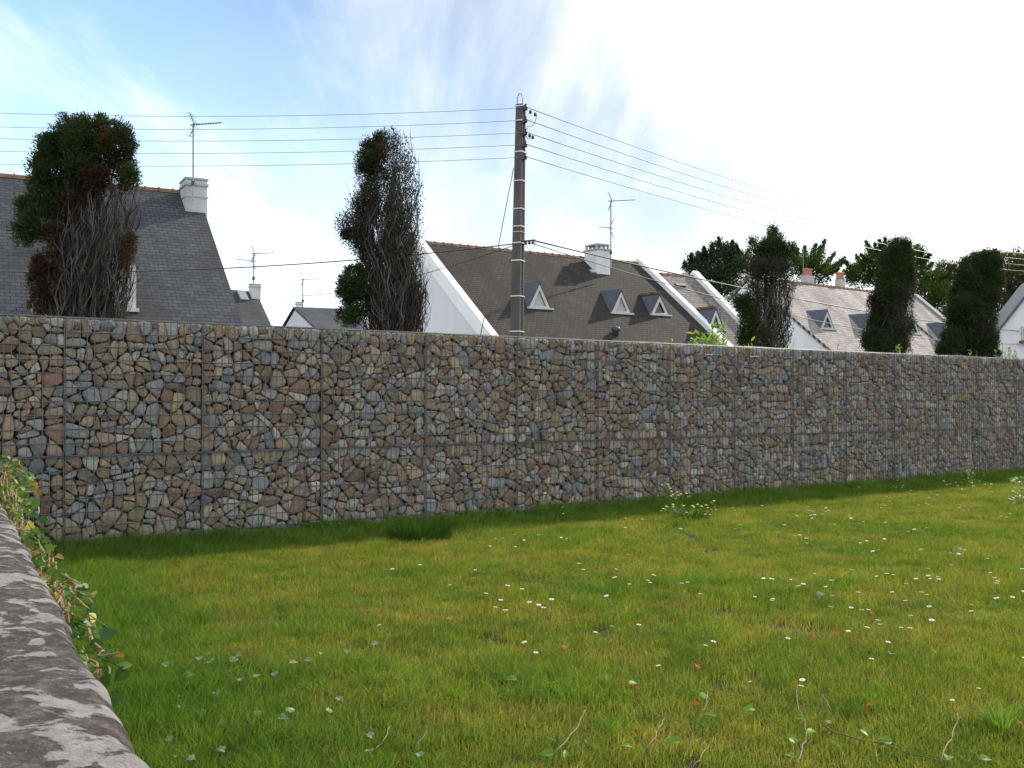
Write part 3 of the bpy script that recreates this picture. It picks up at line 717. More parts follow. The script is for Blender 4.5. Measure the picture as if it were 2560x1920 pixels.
def antenna(px, ybot, ytop, Yd, kind, label, sc=1.0, side=1, second=None, lean=0):
    b = at(px, ybot, Yd); t = at(px + lean, ytop, Yd)
    root = thing('tv_antenna', b, label, 'antenna', 'television antennas')
    m_ = MB(); m_.tube([b, t], 0.028 * sc, 6); m_.build('mast', M['metal'], root)
    def yagi(z, L_, n_, dirx, dip=0.0, vert=False):
        y = MB(); c = np.array((t[0], t[1], z)); d = np.array((dirx, -0.25 * dirx, dip)); d = d / np.linalg.norm(d)
        pr = np.cross(d, (0, 0, 1.0)); pr /= np.linalg.norm(pr)
        if vert: pr = np.array((0, 0, 1.0))
        y.tube([c - d * 0.12 * sc, c + d * L_], 0.016 * sc, 5)
        for j in range(n_):
            p = c + d * (L_ * (j + 0.8) / n_); h = (0.13 - 0.004 * j) * sc; y.tube([p - pr * h, p + pr * h], 0.008 * sc, 4)
        for sg in (1, -1):   # corner reflector
            for j in range(4):
                p = c + d * (0.05 - 0.05 * j) * sc + np.array((0, 0, sg * (0.08 + 0.09 * j) * sc)); y.tube([p - pr * 0.2 * sc, p + pr * 0.2 * sc], 0.008 * sc, 4)
            y.tube([c + d * .05 * sc, c - d * 0.12 * sc + np.array((0, 0, sg * 0.38 * sc))], 0.012 * sc, 4)
        return y
    yagi(t[2] - 0.05, 1.0 * sc, 10, side).build('aerial', M['metal_dark'] if kind == 'dark' else M['metal'], root)
    if second:
        py, dr, L_ = second; z = at(px, py, Yd)[2]
        y = yagi(z, L_ * sc, 6, dr, 0.15)
        y.build('second_aerial', M['metal_dark'] if kind == 'dark' else M['metal'], root)
    bx = MB(); bx.box(b + (t - b) * 0.22, (0.05 * sc, 0, 0), (0, 0.05 * sc, 0), (0, 0, 0.07 * sc)); bx.build('junction_box', M['metal_dark'], root)

# left house
h1 = House('house', (0, 437, 31.0), (496, 483), (607, 812, 1), 'roof_dark', 'large dark slate roofed house behind the biggest cypress, chimney at its right end', ext0=9, eave=2.3, ridge_mat='ridge', verge=0.1)
c, top, hw, hd, st = h1.chimney(452, 516, 456, 530, mat='chim_grey')
lead = MB(); lead.box((c[0], c[1], top - 0.55), h1.rd * (hw + .02), h1.fr * (hd + .02), np.array((0, 0, .02))); lead.build('lead_band', M['mortar'], h1.o)
antenna(483, 500, 308, c[1] - 0.75, 'dark', 'tall dark antenna strapped to the grey chimney of the large left house', 1.0, 1)
# tall white gabled dormer window
def wall_dormer(h, x0, x1, ytop, ysh, ybot):
    Lp = h.hit(x1, ybot)
    def on_face(px, py):
        r = ray(px, py); o = np.array((0, 0, EYE)); t = ((Lp - o) @ h.fr) / (r @ h.fr); return o + r * t
    a, b, sh, ap = on_face(x0, ybot), on_face(x1, ybot), on_face(x1, ysh), on_face((x0 + x1) / 2, ytop)
    a[2] = b[2]; Z = np.array((0, 0, 1.0)); H = sh[2] - b[2]; HA = ap[2] - b[2]; mid = (a + b) / 2
    dp = HA / h.tan + 0.3
    mb = MB(); mb.prism([a, b, b + Z * H, mid + Z * HA, a + Z * H], -h.fr * dp); d = mb.build('dormer', M['frame'], h.o)
    rf = MB()
    for e, sg in ((b, 1), (a, -1)):
        p = [e + Z * H + h.rd * sg * 0.07 - Z * 0.1, mid + Z * (HA + 0.03), mid + Z * (HA + 0.10), e + Z * H + h.rd * sg * 0.07 - Z * 0.03]
        rf.prism([x + h.fr * 0.08 for x in p], -h.fr * (dp + 0.08))
    rf.build('dormer_roof', M['slate'], d)
    sh_ = MB(); sh_.box(mid + Z * (H * 0.5) + h.fr * 0.02, h.rd * np.linalg.norm(b - a) * 0.36, h.fr * 0.02, Z * H * 0.42); sh_.build('shutter', M['pane_white'], d)
    sm = MB(); sm.box(mid + h.fr * 0.06, h.rd * (np.linalg.norm(b - a) / 2 + 0.06), h.fr * 0.09, Z * 0.05); sm.build('sill', M['frame'], d)
wall_dormer(h1, 262, 340, 622, 662, 776)

# middle house
h2 = House('house', (1043, 603, 44.6), (1600, 658), (1221, 834, 0), 'roof_brown', 'brown slate roofed house with three triangular dormers and white chimney behind the pole', eave=2.2, ridge_mat='ridge_brown', verge=0.05)
h2.gable(0); h2.parapet(0, 'coping', 0.34, 0.22); h2.parapet(1, 'coping', 0.34, 0.22)
h2.tri_dormer((1350, 712), (1322, 767), (1373, 768), False)
h2.tri_dormer((1553, 730), (1529, 780), (1574, 781), False)
h2.tri_dormer((1647, 741), (1627, 784), (1669, 786), True, 'ridge')
c, top, hw, hd, st = h2.chimney(1467, 1519, 628, 680, cap='custom')
cp = MB(); Zu = np.array((0, 0, 1.0)); 
cp.box((c[0], c[1], top + 0.03), h2.rd * (hw + .05), h2.fr * (hd + .05), Zu * 0.03)
for i_ in (-1, -0.33, 0.33, 1):
    for j_ in (-1, 1): cp.box(c * np.array((1, 1, 0)) + h2.rd * hw * 0.85 * i_ + h2.fr * hd * 0.8 * j_ + Zu * (top + 0.15), h2.rd * 0.04, h2.fr * 0.05, Zu * 0.09)
cp.box((c[0], c[1], top + 0.27), h2.rd * (hw - .02), h2.fr * (hd - .02), Zu * 0.035)
cp.build('chimney_cap', M['mortar'], h2.roof)
fl = MB(); fl.box(h2.hit(1497, 681) + Zu * .03, h2.rd * (hw + .1), h2.sl * 0.1, h2.nrm * .03); fl.build('flashing', M['mortar'], h2.roof)
vt = MB(); vt.lathe(h2.hit(1540, 838), [(0.02, -0.1), (0.12, 0.0), (0.12, 0.14), (0.20, 0.2), (0.17, 0.33), (0.05, 0.38)], 12); vt.build('roof_vent', M['metal_dark'], h2.roof, True)
antenna(1527, 668, 500, c[1] - 0.6, 'light', 'antenna with a second aerial beside the white capped chimney of the middle house', 1.15, 1, (570, -1, 0.5))
# second, lower unit
h3 = House('house', (1625, 683, 51.5), (1738, 690), (1849, 806, 1), 'roof_grey', 'narrow house with paler grey slates between two white sloping parapets', ext0=3.2, eave=2.2, ridge_mat='ridge_brown', verge=0.05)
h3.parapet(1, 'coping', 0.34, 0.22)
h3.tri_dormer((1790, 776), (1770, 822), (1807, 824), True, 'ridge')
hw_ = MB(); hw_.box(h3.hit(1700, 715) + h3.nrm * 0.05, h3.rd * 0.28, h3.sl * 0.12, h3.nrm * 0.05); hw_.build('roof_hatch', M['metal_dark'], h3.roof)

# right terrace
h4 = House('house', (1866, 692, 58.0), (2212, 732), (2075, 872, 0), 'roof_pale', 'pale slate house with white gable behind the third cypress from the left', eave=1.9, ridge_mat='ridge', verge=0.12)
h4.parapet(1, 'coping_grey', 0.5, 0.10)
h4.tri_dormer((2069, 780), (2051, 820), (2083, 820), True)
h4.tri_dormer((2174, 790), (2157, 828), (2187, 828), True)
h4.tri_dormer((2284, 797), (2268, 832), (2297, 832), True)
for (x0, x1, yt, yb) in ((1999, 2038, 690, 702), (2086, 2114, 699, 711)):
    c, top, hw, hd, st = h4.chimney(x0, x1, yt, yb, mat='mortar', cap='pots')
    for j in (-0.55, 0.0, 0.55):
        pt = MB(); p = np.array((c[0], c[1], top)) + h4.rd * hw * j
        pt.lathe(p, [(0.16, 0), (0.14, 0.1), (0.155, 0.38), (0.17, 0.40), (0.17, 0.44), (0.12, 0.44)], 10); pt.build('chimney_pot', M['pot'], st, True)
    if x0 == 1999: ch4 = c
antenna(2008, 690, 622, ch4[1], 'light', 'thin pale mast antenna by the terracotta chimney pots of the pale roofed house', 0.5, 1)
h5 = House('house', (2225, 734, 66.0), (2290, 741), (2384, 820, 1), 'roof_pale', 'end house of the pale slate terrace between the two rightmost cypresses', ext0=1.0, eave=1.9, verge=0.1)
h5.parapet(1, 'coping_grey', 0.5, 0.12)
h5.tri_dormer((2369, 812), (2350, 850), (2378, 850), True)
bp = MB(); 
p = at(1852, 790, 66); bp.lathe(p, [(0.05, -0.1), (0.62, -0.06), (0.66, 0), (0.62, 0.05), (0.1, 0.06)], 24, (0.2, -1, 0.1))
o = bp.build('satellite_dish', M['blue'], None, True, loc=p); tag(o, 'pale blue round dish on the white gable left of the third cypress', 'dish')
# far right gable
def gable_house(name, apex, leftfoot, rightpx, Yd, dep, label, mat='white', roof='slate', win=None):
    A = at(*apex, Yd); Lp = at(*leftfoot, Yd); Z = np.array((0, 0, 1.0)); hw = A[0] - Lp[0]; hz = A[2] - Lp[2]; tn = hz / hw
    Wd = A[0] - at(rightpx, 0, Yd)[0]; Wd = abs(Wd); e = A[2] - tn * Wd
    if e < 0.5: Wd = (A[2] - 0.5) / tn; e = 0.5
    root = thing(name, (A[0], Yd, 0), label, 'house'); b = MB(); back = np.array((0.35, 1, 0)) * dep
    b.prism([(A[0] - Wd, Yd, 0), (A[0] + Wd, Yd, 0), (A[0] + Wd, Yd, e), tuple(A), (A[0] - Wd, Yd, e)], back); b.build('wall', M[mat], root)
    r = MB(); o_ = 0.25; f = np.array((-0.35, -1, 0)) * 0.12
    for sg in (-1, 1):
        q_ = np.array((A[0] + sg * (Wd + o_), Yd, e - tn * o_)); r.prism([A + f + Z * 0.02, q_ + f + Z * .02, q_ + f + Z * 0.2, A + f + Z * 0.2], back * 1.03)
    r.build('roof', M[roof], root)
    if win:
        x0, x1, y0, y1 = win; a = at(x0, y0, Yd); c_ = at(x1, y1, Yd)
        w_ = MB(); w_.box((a + c_) / 2 + np.array((0, -0.03, 0)), ((c_[0] - a[0]) / 2, 0, 0), (0, 0.05, 0), (0, 0, (a[2] - c_[2]) / 2)); wf = w_.build('window', M['frame'], root)
        g_ = MB(); g_.box((a + c_) / 2 + np.array((0, -0.085, 0)), ((c_[0] - a[0]) / 2 - .08, 0, 0), (0, 0.01, 0), (0, 0, (a[2] - c_[2]) / 2 - .08)); g_.build('pane', M['glass'], wf)
        si = MB(); si.box(((a + c_) / 2)[0:3] * np.array((1, 1, 0)) + np.array((0, -.1, c_[2] - .08)), ((c_[0] - a[0]) / 2 + .1, 0, 0), (0, 0.12, 0), (0, 0, .05)); si.build('sill', M['ridge'], wf)
    return root
gable_house('house', (2625, 668), (2490, 840), 2420, 46, 9, 'white gabled house cut off by the right photo edge', win=(2553, 2590, 815, 850))
# two far houses on the left
h6 = House('house', (566, 723, 70.0), (640, 729), (678, 812, 1), 'roof_dark', 'far grey roofed house seen just past the roof edge of the large left house', ext0=6, eave=2.5, verge=0.1)
c, top, hw, hd, st = h6.chimney(622, 652, 712, 744, mat='chim_grey')
sk = MB(); sk.box(h6.hit(607, 740) + h6.nrm * .05, h6.rd * .3, h6.sl * .4, h6.nrm * .05); sk.build('skylight', M['pane_white'], h6.roof)
antenna(634, 714, 632, c[1], 'light', 'double antenna on the far chimney nearest the large left house', 1.6, 1, (653, -1, 0.8))
h7 = House('house', (733, 767, 85.0), (870, 772), (705, 815, 0), 'roof_dark', 'small far house with grey roof and white gable left of the second cypress', eave=2.0, verge=0.15)
c, top, hw, hd, st = h7.chimney(738, 757, 756, 778, mat='white')
antenna(757, 768, 697, c[1], 'light', 'thin antenna on the smallest far house left of the second cypress', 1.7, 1)

# ---------------------------------------------------------------- utility pole and wires
PY = 24.0
pb = at(1291, 997, PY); pt_ = at(1302, 262, PY)
def pole():
    base = np.array((pb[0] - 0.03, PY, 0.0)); root = thing('utility_pole', base, 'tall brown-grey concrete utility pole with steel bands behind the gabion wall', 'utility pole')
    topc = np.array((pt_[0], PY, pt_[2])); ux = np.array((math.cos(R(-24)), math.sin(R(-24)), 0)); uy = np.array((-ux[1], ux[0], 0))
    # H-section shaft
    mb = MB(); secs = []
    zs = np.linspace(0, 1, 12)
    for t in zs:
        c = base + (topc - base) * t; w_ = 0.135 - 0.050 * t; d_ = 0.155 - 0.055 * t; r_ = 0.03
        sec = [(-w_, -d_), (w_, -d_), (w_, -d_ * 0.45), (w_ - r_, -d_ * 0.3), (w_ - r_, d_ * 0.3), (w_, d_ * 0.45), (w_, d_), (-w_, d_), (-w_, d_ * 0.45), (-w_ + r_, d_ * 0.3), (-w_ + r_, -d_ * 0.3), (-w_, -d_ * 0.45)]
        secs.append([c + ux * x + uy * y for x, y in sec])
    n_ = 12; vs = [p for s_ in secs for p in s_]; fs = [(i_ * n_ + j, i_ * n_ + (j + 1) % n_, (i_ + 1) * n_ + (j + 1) % n_, (i_ + 1) * n_ + j) for i_ in range(len(zs) - 1) for j in range(n_)]
    fs += [tuple(range(n_))[::-1], tuple(range(len(vs) - n_, len(vs)))]
    mb.add(vs, fs).build('shaft', M['pole'], root)
    H = topc[2]
    for y in (267, 303, 381, 453, 523, 567, 581, 608, 652, 741, 829):
        z = at(1296, y, PY)[2]; t = z / H; c = base + (topc - base) * t; w_ = 0.138 - 0.050 * t; d_ = 0.158 - 0.055 * t
        b = MB(); k = 0.014 if y != 581 else 0.007
        for sg in (1, -1):
            b.box(c + uy * sg * (d_ + .004), ux * (w_ + .007), uy * .004, (0, 0, k)); b.box(c + ux * sg * (w_ + .004), uy * d_, ux * .004, (0, 0, k))
        b.build('band', M['band'], root)
    hk = MB(); c = topc
    hk.tube([c - ux * 0.09 - (0, 0, .1), c - ux * 0.09 + (0, 0, .17), c - ux * 0.06 + (0, 0, .25), c - ux * 0.02 + (0, 0, .27), c + ux * 0.02 + (0, 0, .24), c + ux * 0.045 + (0, 0, .15), c + ux * .05], 0.009, 6); hk.build('lifting_loop', M['metal_dark'], root)
    att = []
    for y in (273, 304, 335, 365, 396):
        z = at(1296, y, PY)[2]; t = z / H; c = base + (topc - base) * t; w_ = 0.135 - 0.050 * t
        b = MB(); b.box(c + ux * (w_ + 0.03) - uy * .05, ux * .035, uy * .05, (0, 0, .05)); b.tube([c + ux * w_ - uy * .06, c + ux * (w_ + 0.12) - uy * .06], 0.012, 5)
        b.lathe(c + ux * (w_ + 0.07) - uy * .06 + (0, 0, -.06), [(0.02, 0), (0.05, .02), (0.035, .05), (0.052, .08), (0.03, .12), (0.03, .15)], 10)
        b.build('insulator', M['metal_dark'], root); att.append(c + ux * (w_ + 0.11) - uy * .06)
    # low service bracket
    z = at(1296, 606, PY)[2]; t = z / H; c = base + (topc - base) * t
    b = MB(); a0 = c + ux * 0.10 - uy * .1; a1 = at(1338, 600, PY - .3); b.tube([a0, a1], 0.02, 6)
    for q_ in (0.35, 0.6, 0.85): b.lathe(a0 + (a1 - a0) * q_ - (0, 0, .09), [(0.015, 0), (0.035, .02), (0.035, .06), (0.015, .09)], 8)
    b.build('service_bracket', M['metal_dark'], root)
    def jc(L_, r_): MB().tube([at(x, y, PY - .1) for x, y in L_], r_, 5).build('jumper_cable', M['cable'], root)
    jc([(1342, 287), (1338, 305), (1330, 315), (1318, 316), (1318, 330), (1312, 336)], 0.008)
    jc([(1314, 338), (1320, 348), (1328, 346), (1333, 340)], 0.008); jc([(1316, 612), (1322, 626), (1333, 620), (1340, 606)], 0.006)
    for (x, y) in ((1326, 280), (1338, 286), (1324, 339), (1332, 343)): MB().lathe(at(x, y, PY) - (0, 0, .05), [(0.01, 0), (0.035, .03), (0.035, .07), (0.01, .1)], 8).build('clamp', M['metal_dark'], root)
    return att, a0, a1
att, br0, br1 = pole()
def span(a, b, sag, r, mat, label, group, name='overhead_wire', n_=48):
    a = np.asarray(a); b = np.asarray(b); pts = [a + (b - a) * t - np.array((0, 0, 4 * sag * t * (1 - t))) for t in np.linspace(0, 1, n_)]
    o = MB().tube(pts, r, 5).build(name, M[mat], None, True, loc=a); return tag(o, label, 'wire', group)
ordn = ['topmost', 'second from the top', 'middle one', 'second from the bottom', 'lowest']
yl = [(276, 287), (306, 321), (337, 350), (366, 381), (396, 413)]
LY = 20.0
for i_, a in enumerate(att):
    # left run: ends at a point beyond the left photo edge at the same height run
    b = at(-1400, [173, 216, 250, 286, 322][i_], PY)
    span(a, b, [0.57, 0.545, 0.515, 0.50, 0.49][i_], 0.0058, 'copper_wire', f'bare wire left of the pole, {ordn[i_]} of five', 'five bare wires to the left of the pole')
    b = at(2850, [612, 628, 642, 657, 672][i_], 62.0)
    span(a, b, [1.41, 1.35, 1.29, 1.23, 1.17][i_], 0.0095, 'copper_wire', f'bare wire right of the pole, {ordn[i_]} of five', 'five bare wires to the right of the pole')
span(at(1291, 609, PY), at(-300, 668, 27), 0.35, 0.014, 'cable', 'black cable running left from the pole in front of the large slate roof', 'service cables', 'service_cable')
span(at(1336, 602, PY), at(2700, 835, 52), 0.5, 0.018, 'cable', 'black cable running right from the pole bracket past the white chimney', 'service cables', 'service_cable')
span(at(1328, 608, PY), at(2700, 850, 52), 1.0, 0.011, 'cable', 'thinner lower cable running right from the pole bracket across the brown roof', 'service cables', 'service_cable')
span(at(1291, 611, PY), at(700, 740, 45), 0.35, 0.010, 'cable', 'thin cable sloping down left from the pole behind the second cypress', 'service cables', 'service_cable')
span(at(1284, 420, PY), at(1200, 845, PY - 3), 0.02, 0.010, 'cable', 'guy wire slanting down left from the upper part of the pole', 'service cables', 'guy_wire', 12)

# ---------------------------------------------------------------- trees
def leaves(C, Dr, ln, wd):
    """diamond shaped leaf sprays: centres (n,3), directions (n,3)"""
    n_ = len(C); Dr = Dr / np.linalg.norm(Dr, axis=1, keepdims=True); r_ = rng.normal(size=(n_, 3)); S = np.cross(Dr, r_); S /= np.linalg.norm(S, axis=1, keepdims=True) + 1e-9
    ln = np.asarray(ln).reshape(-1, 1) * np.ones((n_, 1)); wd = np.asarray(wd).reshape(-1, 1) * np.ones((n_, 1))
    V = np.stack([C, C + Dr * ln * 0.45 + S * wd, C + Dr * ln, C + Dr * ln * 0.45 - S * wd], 1).reshape(-1, 3)
    i_ = np.arange(n_) * 4; return V, np.stack([i_, i_ + 1, i_ + 2, i_ + 3], 1)
def clump_points(c, rx, ry, rz, size, per, cov, loose=0.5):
    """clumps scattered over/in an ellipsoid; returns centres and outward-up directions"""
    nc = int(cov * (rx * rz * 4 + rx * ry * 2) / (size * size)) + 3
    d = rng.normal(size=(nc, 3)); d /= np.linalg.norm(d, axis=1, keepdims=True); rad = rng.uniform(0.35, 1.08, (nc, 1)) ** 0.6
    cc = c + d * rad * np.array((rx, ry, rz)); k = np.repeat(np.arange(nc), per); sz = (size * rng.uniform(0.5, 1.25, nc))[k][:, None]
    o = np.clip(rng.normal(size=(nc * per, 3)), -1.5, 1.5) * loose * sz * np.array((1, 1, 1.5 if loose > 0.5 else 1.0))
    return cc[k] + o, o / (sz + 1e-6) * 1.2 + d[k] * 0.7 + np.array((0, 0, 0.7)) + rng.normal(size=(nc * per, 3)) * 0.3
def cypress(name, crop, Yd, env, blobs, label, nbr, dens=1.0, thick=1.0, leafs=1.0, twigs=5):
    ox, oy, s_ = crop; P = lambda x, y: (ox + x * s_, oy + y * s_)
    ys = [e[0] for e in env]; 
    def dims(z):    # centre x and radius at height z
        y = 997 - (z - EYE) / Yd * F; yc = (y - oy) / s_
        l = np.interp(yc, ys, [e[1] for e in env]); r = np.interp(yc, ys, [e[2] for e in env])
        return at(ox + (l + r) / 2 * s_, 997, Yd)[0], (r - l) / 2 * s_ / F * Yd
    ztop = at(0, oy + ys[0] * s_, Yd)[2]; cx0, r0 = dims(0.8)
    root = thing(name, (cx0, Yd, 0), label, 'tree', 'cypresses behind the gabion wall')
    tr = MB(); 
    for q_ in range(3):
        pts = []; ph = random.uniform(0, 6.28)
        for t in np.linspace(0, 0.9, 9):
            cx, rr = dims(t * ztop); pts.append((cx + 0.12 * rr * math.cos(ph + t * 4) * (0.4 + t), Yd + 0.15 * rr * math.sin(ph + 3 * t) * (0.4 + t), t * ztop))
        tr.tube(pts, [0.075 * thick * (1 - 0.09 * i_) for i_ in range(9)], 7)
    tr.build('trunk', M['bark'], root)
    bm_ = MB(); darkb = MB()
    for b in range(nbr):
        ph = random.uniform(0, 2 * math.pi); z0 = random.uniform(0.0, 0.55) ** 1.0 * ztop; z1 = min(ztop * random.uniform(0.96, 1.0), z0 + ztop * random.uniform(0.15, 0.5))
        rho = math.sqrt(random.uniform(0.12, 1.0)); pts = []; n_ = 9; wob = random.uniform(0, 6); a0 = random.uniform(0.15, 0.5)
        for i_ in range(n_):
            t = i_ / (n_ - 1); z = z0 + (z1 - z0) * t; cx, rr = dims(z)
            e = a0 * rho + (rho - a0 * rho) * min(1.0, t * 2.0) ** 0.8
            wj = 0.06 * math.sin(wob + t * 11); pts.append((cx + rr * e * math.cos(ph + 0.3 * t) + wj + random.uniform(-.03, .03), Yd + rr * 0.9 * e * math.sin(ph + 0.3 * t) + random.uniform(-.03, .03), z + random.uniform(-.03, .03)))
        r_ = random.uniform(0.0055, 0.012) * thick
        mb = bm_ if random.random() < 0.45 else darkb
        mb.tube(pts, [r_ * (1 - 0.75 * i_ / n_) for i_ in range(n_)], 4, False)
        for q_ in range(twigs):
            i_ = random.randint(2, n_ - 2); p = np.array(pts[i_]); a = random.uniform(0, 6.28); l_ = random.uniform(0.08, 0.36); sp_ = random.uniform(0.3, 0.95)
            d = np.array((math.cos(a) * sp_, math.sin(a) * sp_, 1.0)); p1 = p + d * l_ * 0.5 + rv() * .02; p2 = p + d * l_ * np.array((0.7, 0.7, 1.0)) + rv() * .03
            mb.tube([p, p1, p2], [r_ * 0.5, r_ * 0.38, r_ * 0.22], 3, False)
    bm_.build('branches', M['dead'], root); darkb.build('dark_branches', M['bark'], root)
    G = {}
    for bl in blobs:
        x, y, rx, ry = bl[:4]; kd = bl[4] if len(bl) > 4 else 'g'; cov = (bl[5] if len(bl) > 5 else 1.0) * (1.25 if kd == 'd' else 1.0)
        u = s_ / F * Yd; c = at(*P(x, y), Yd); cx, rr = dims(c[2])
        c = at(*P(x, y), Yd - (random.uniform(0.25, 0.95) if cov >= 0.5 else random.uniform(-0.6, 0.9)) * rr * 0.75)
        Cc, Dd = clump_points(c, rx * u, rx * u * 0.8, ry * u, 0.080, 72 if kd != 'd' else 56, cov * dens * (1.7 if Yd < 20 else 1.15), (0.85 if kd == 'd' else (0.50 if Yd < 20 else 0.75)))
        G.setdefault(kd, []).append((Cc, Dd))
        if kd == 'g' and cov >= 0.8:      # a few brown sprays in every green mass
            Cc, Dd = clump_points(c, rx * u, rx * u * 0.8, ry * u, 0.08, 18, 0.12 * dens); G.setdefault('b', []).append((Cc, Dd))
    nm = {'g': ('foliage', 'cyp'), 'b': ('brown_foliage', 'cyp_brown'), 'r': ('rust_foliage', 'cyp_rust'), 'd': ('dull_foliage', 'cyp_dull')}
    for kd, lst in G.items():
        Cc = np.vstack([a for a, b in lst]); Dd = np.vstack([b for a, b in lst])
        V, Fq = leaves(Cc, Dd, rng.uniform(0.018, 0.045, len(Cc)) * leafs, rng.uniform(0.0045, 0.0095, len(Cc)) * leafs)
        mk(nm[kd][0], V, [Fq], M[nm[kd][1]], root)
C1 = (0, 250, 640 / 1770); C2 = (600, 250, 640 / 1770); C4 = (1650, 500, 460 / 1817); C5 = (2060, 560, 500 / 2183)
cypress('cypress_tree', C1, 12.8, [(190, 560, 760), (300, 470, 850), (500, 440, 900), (1000, 370, 905), (1500, 300, 860), (1900, 420, 760)],
    [(580, 220, 150, 90), (560, 300, 160, 110), (820, 300, 100, 100, 'g', .7), (830, 330, 90, 100, 'b', .8), (430, 300, 110, 110), (430, 380, 130, 120), (725, 290, 38, 70, 'r'), (350, 330, 70, 80), (350, 480, 130, 130), (560, 450, 110, 90), (640, 430, 70, 60, 'b', .5),
     (310, 620, 100, 120), (450, 600, 130, 120), (590, 590, 100, 80, 'g', .8), (640, 620, 70, 70, 'b', .5), (190, 750, 65, 110), (190, 890, 80, 110), (280, 840, 110, 110), (430, 740, 130, 110), (520, 720, 90, 90, 'b', .7), (905, 520, 55, 60), (905, 590, 50, 40, 'b', .8), (850, 440, 75, 60, 'b', .8),
     (700, 420, 110, 90, 'b', .9), (790, 520, 100, 90, 'b', .5), (640, 540, 110, 90, 'b', .7), (760, 200, 80, 60), (700, 380, 90, 60, 'g', .7), (560, 620, 90, 110, 'b', .5), (870, 230, 45, 50), (895, 980, 32, 55), (880, 1000, 30, 80, 'b', .6), (320, 1120, 75, 80, 'b', 1), (290, 1230, 80, 110, 'b', .9), (240, 1240, 40, 70), (310, 1400, 80, 90, 'b', .9), (450, 170, 32, 60), (700, 170, 40, 55), (560, 165, 50, 40), (860, 1150, 30, 70, 'b', .35), (300, 300, 22, 40), (480, 900, 100, 70, 'b', .4), (380, 940, 90, 60, 'b', .7)],
    'largest cypress, bushy green head over bare twigs, before the big slate roof', 560, 1.0, 1.0, 1.0, 7)
cypress('cypress_tree', C2, 15.4, [(235, 1010, 1110), (350, 900, 1230), (500, 830, 1245), (700, 780, 1250), (900, 760, 1230), (1050, 800, 1200), (1200, 850, 1240), (1400, 840, 1280), (1590, 850, 1280), (1800, 900, 1180)],
    [(978, 250, 28, 26, 'b'), (965, 300, 35, 60, 'g', .9), (900, 350, 70, 70), (880, 420, 65, 80), (950, 420, 55, 100, 'b', .8), (860, 480, 40, 30), (910, 530, 40, 70, 'd', .5), (890, 680, 60, 60, 'd', .9), (860, 760, 90, 60, 'd', .8), (735, 870, 35, 45, 'd', .9), (740, 910, 40, 40, 'b', .8),
     (790, 900, 60, 70, 'd', .8), (1000, 700, 180, 180, 'd', .22), (950, 900, 160, 160, 'd', .28), (1060, 420, 130, 170, 'd', .30), (1120, 700, 120, 260, 'd', .30), (1090, 1000, 130, 220, 'd', .18), (930, 600, 100, 120, 'd', .3), (1000, 1250, 190, 260, 'd', .10), (1040, 300, 50, 60, 'd', .2), (830, 1030, 60, 60, 'd', .4), (800, 1220, 70, 80), (770, 1290, 95, 90), (800, 1400, 85, 110, 'g', .9), (720, 1340, 50, 40), (730, 1490, 55, 60, 'b', .7), (790, 1500, 70, 60, 'g', .8), (1190, 1040, 40, 40, 'd', .4), (1210, 1450, 45, 110, 'd', .35), (1000, 1350, 170, 200, 'd', .06)],
    'tall grey half-bare cypress of upright twigs left of the utility pole', 520, 1.0, 1.0, 1.05, 9)
cypress('cypress_tree', C4, 23.6, [(275, 1090, 1130), (350, 1050, 1190), (450, 960, 1270), (600, 920, 1300), (700, 880, 1290), (900, 860, 1300), (1100, 870, 1290), (1300, 840, 1280), (1450, 830, 1270), (1600, 900, 1200)],
    [(1110, 310, 22, 40), (1130, 380, 50, 60), (1120, 470, 100, 80), (1000, 480, 80, 60), (1060, 570, 140, 90), (1210, 560, 90, 90, 'g', .8), (1090, 680, 180, 90, 'd', .9), (950, 700, 60, 80, 'b', .6), (790, 1010, 52, 60), (850, 1040, 70, 80), (870, 1180, 80, 110), (860, 1350, 90, 100), (1000, 1100, 120, 160, 'd', .25), (1150, 850, 150, 100, 'd', .3), (1200, 1250, 80, 180, 'd', .15), (920, 430, 40, 20), (1280, 480, 50, 30), (960, 900, 90, 90, 'd', .4), (1000, 1340, 80, 90, 'g', .5)],
    'pointed thin cypress before the white gable, third from the left', 250, 1.1, 1.15, 1.35, 6)
cypress('cypress_tree', C5, 26.0, [(200, 720, 930), (300, 660, 960), (500, 580, 980), (700, 570, 1000), (900, 530, 970), (1100, 490, 950), (1380, 460, 930), (1500, 550, 850)],
    [(820, 250, 110, 60), (770, 330, 130, 80), (900, 330, 60, 80), (760, 430, 160, 110), (870, 480, 100, 120), (700, 600, 130, 120), (850, 640, 130, 120, 'd', .9), (680, 760, 120, 130), (840, 800, 120, 120, 'd', .7), (640, 930, 120, 130), (600, 1100, 120, 120), (560, 1260, 120, 110), (600, 1340, 140, 70), (530, 860, 30, 60, 'b'), (445, 1260, 25, 70, 'b'), (770, 1000, 110, 160, 'd', .5), (770, 1250, 130, 150, 'g', .6), (900, 1100, 70, 130, 'd', .35), (880, 1330, 70, 80, 'd', .3)],
    'dense narrow cypress in front of the pale slate roofs, second from the right', 240, 1.2, 1.2, 1.45, 5)
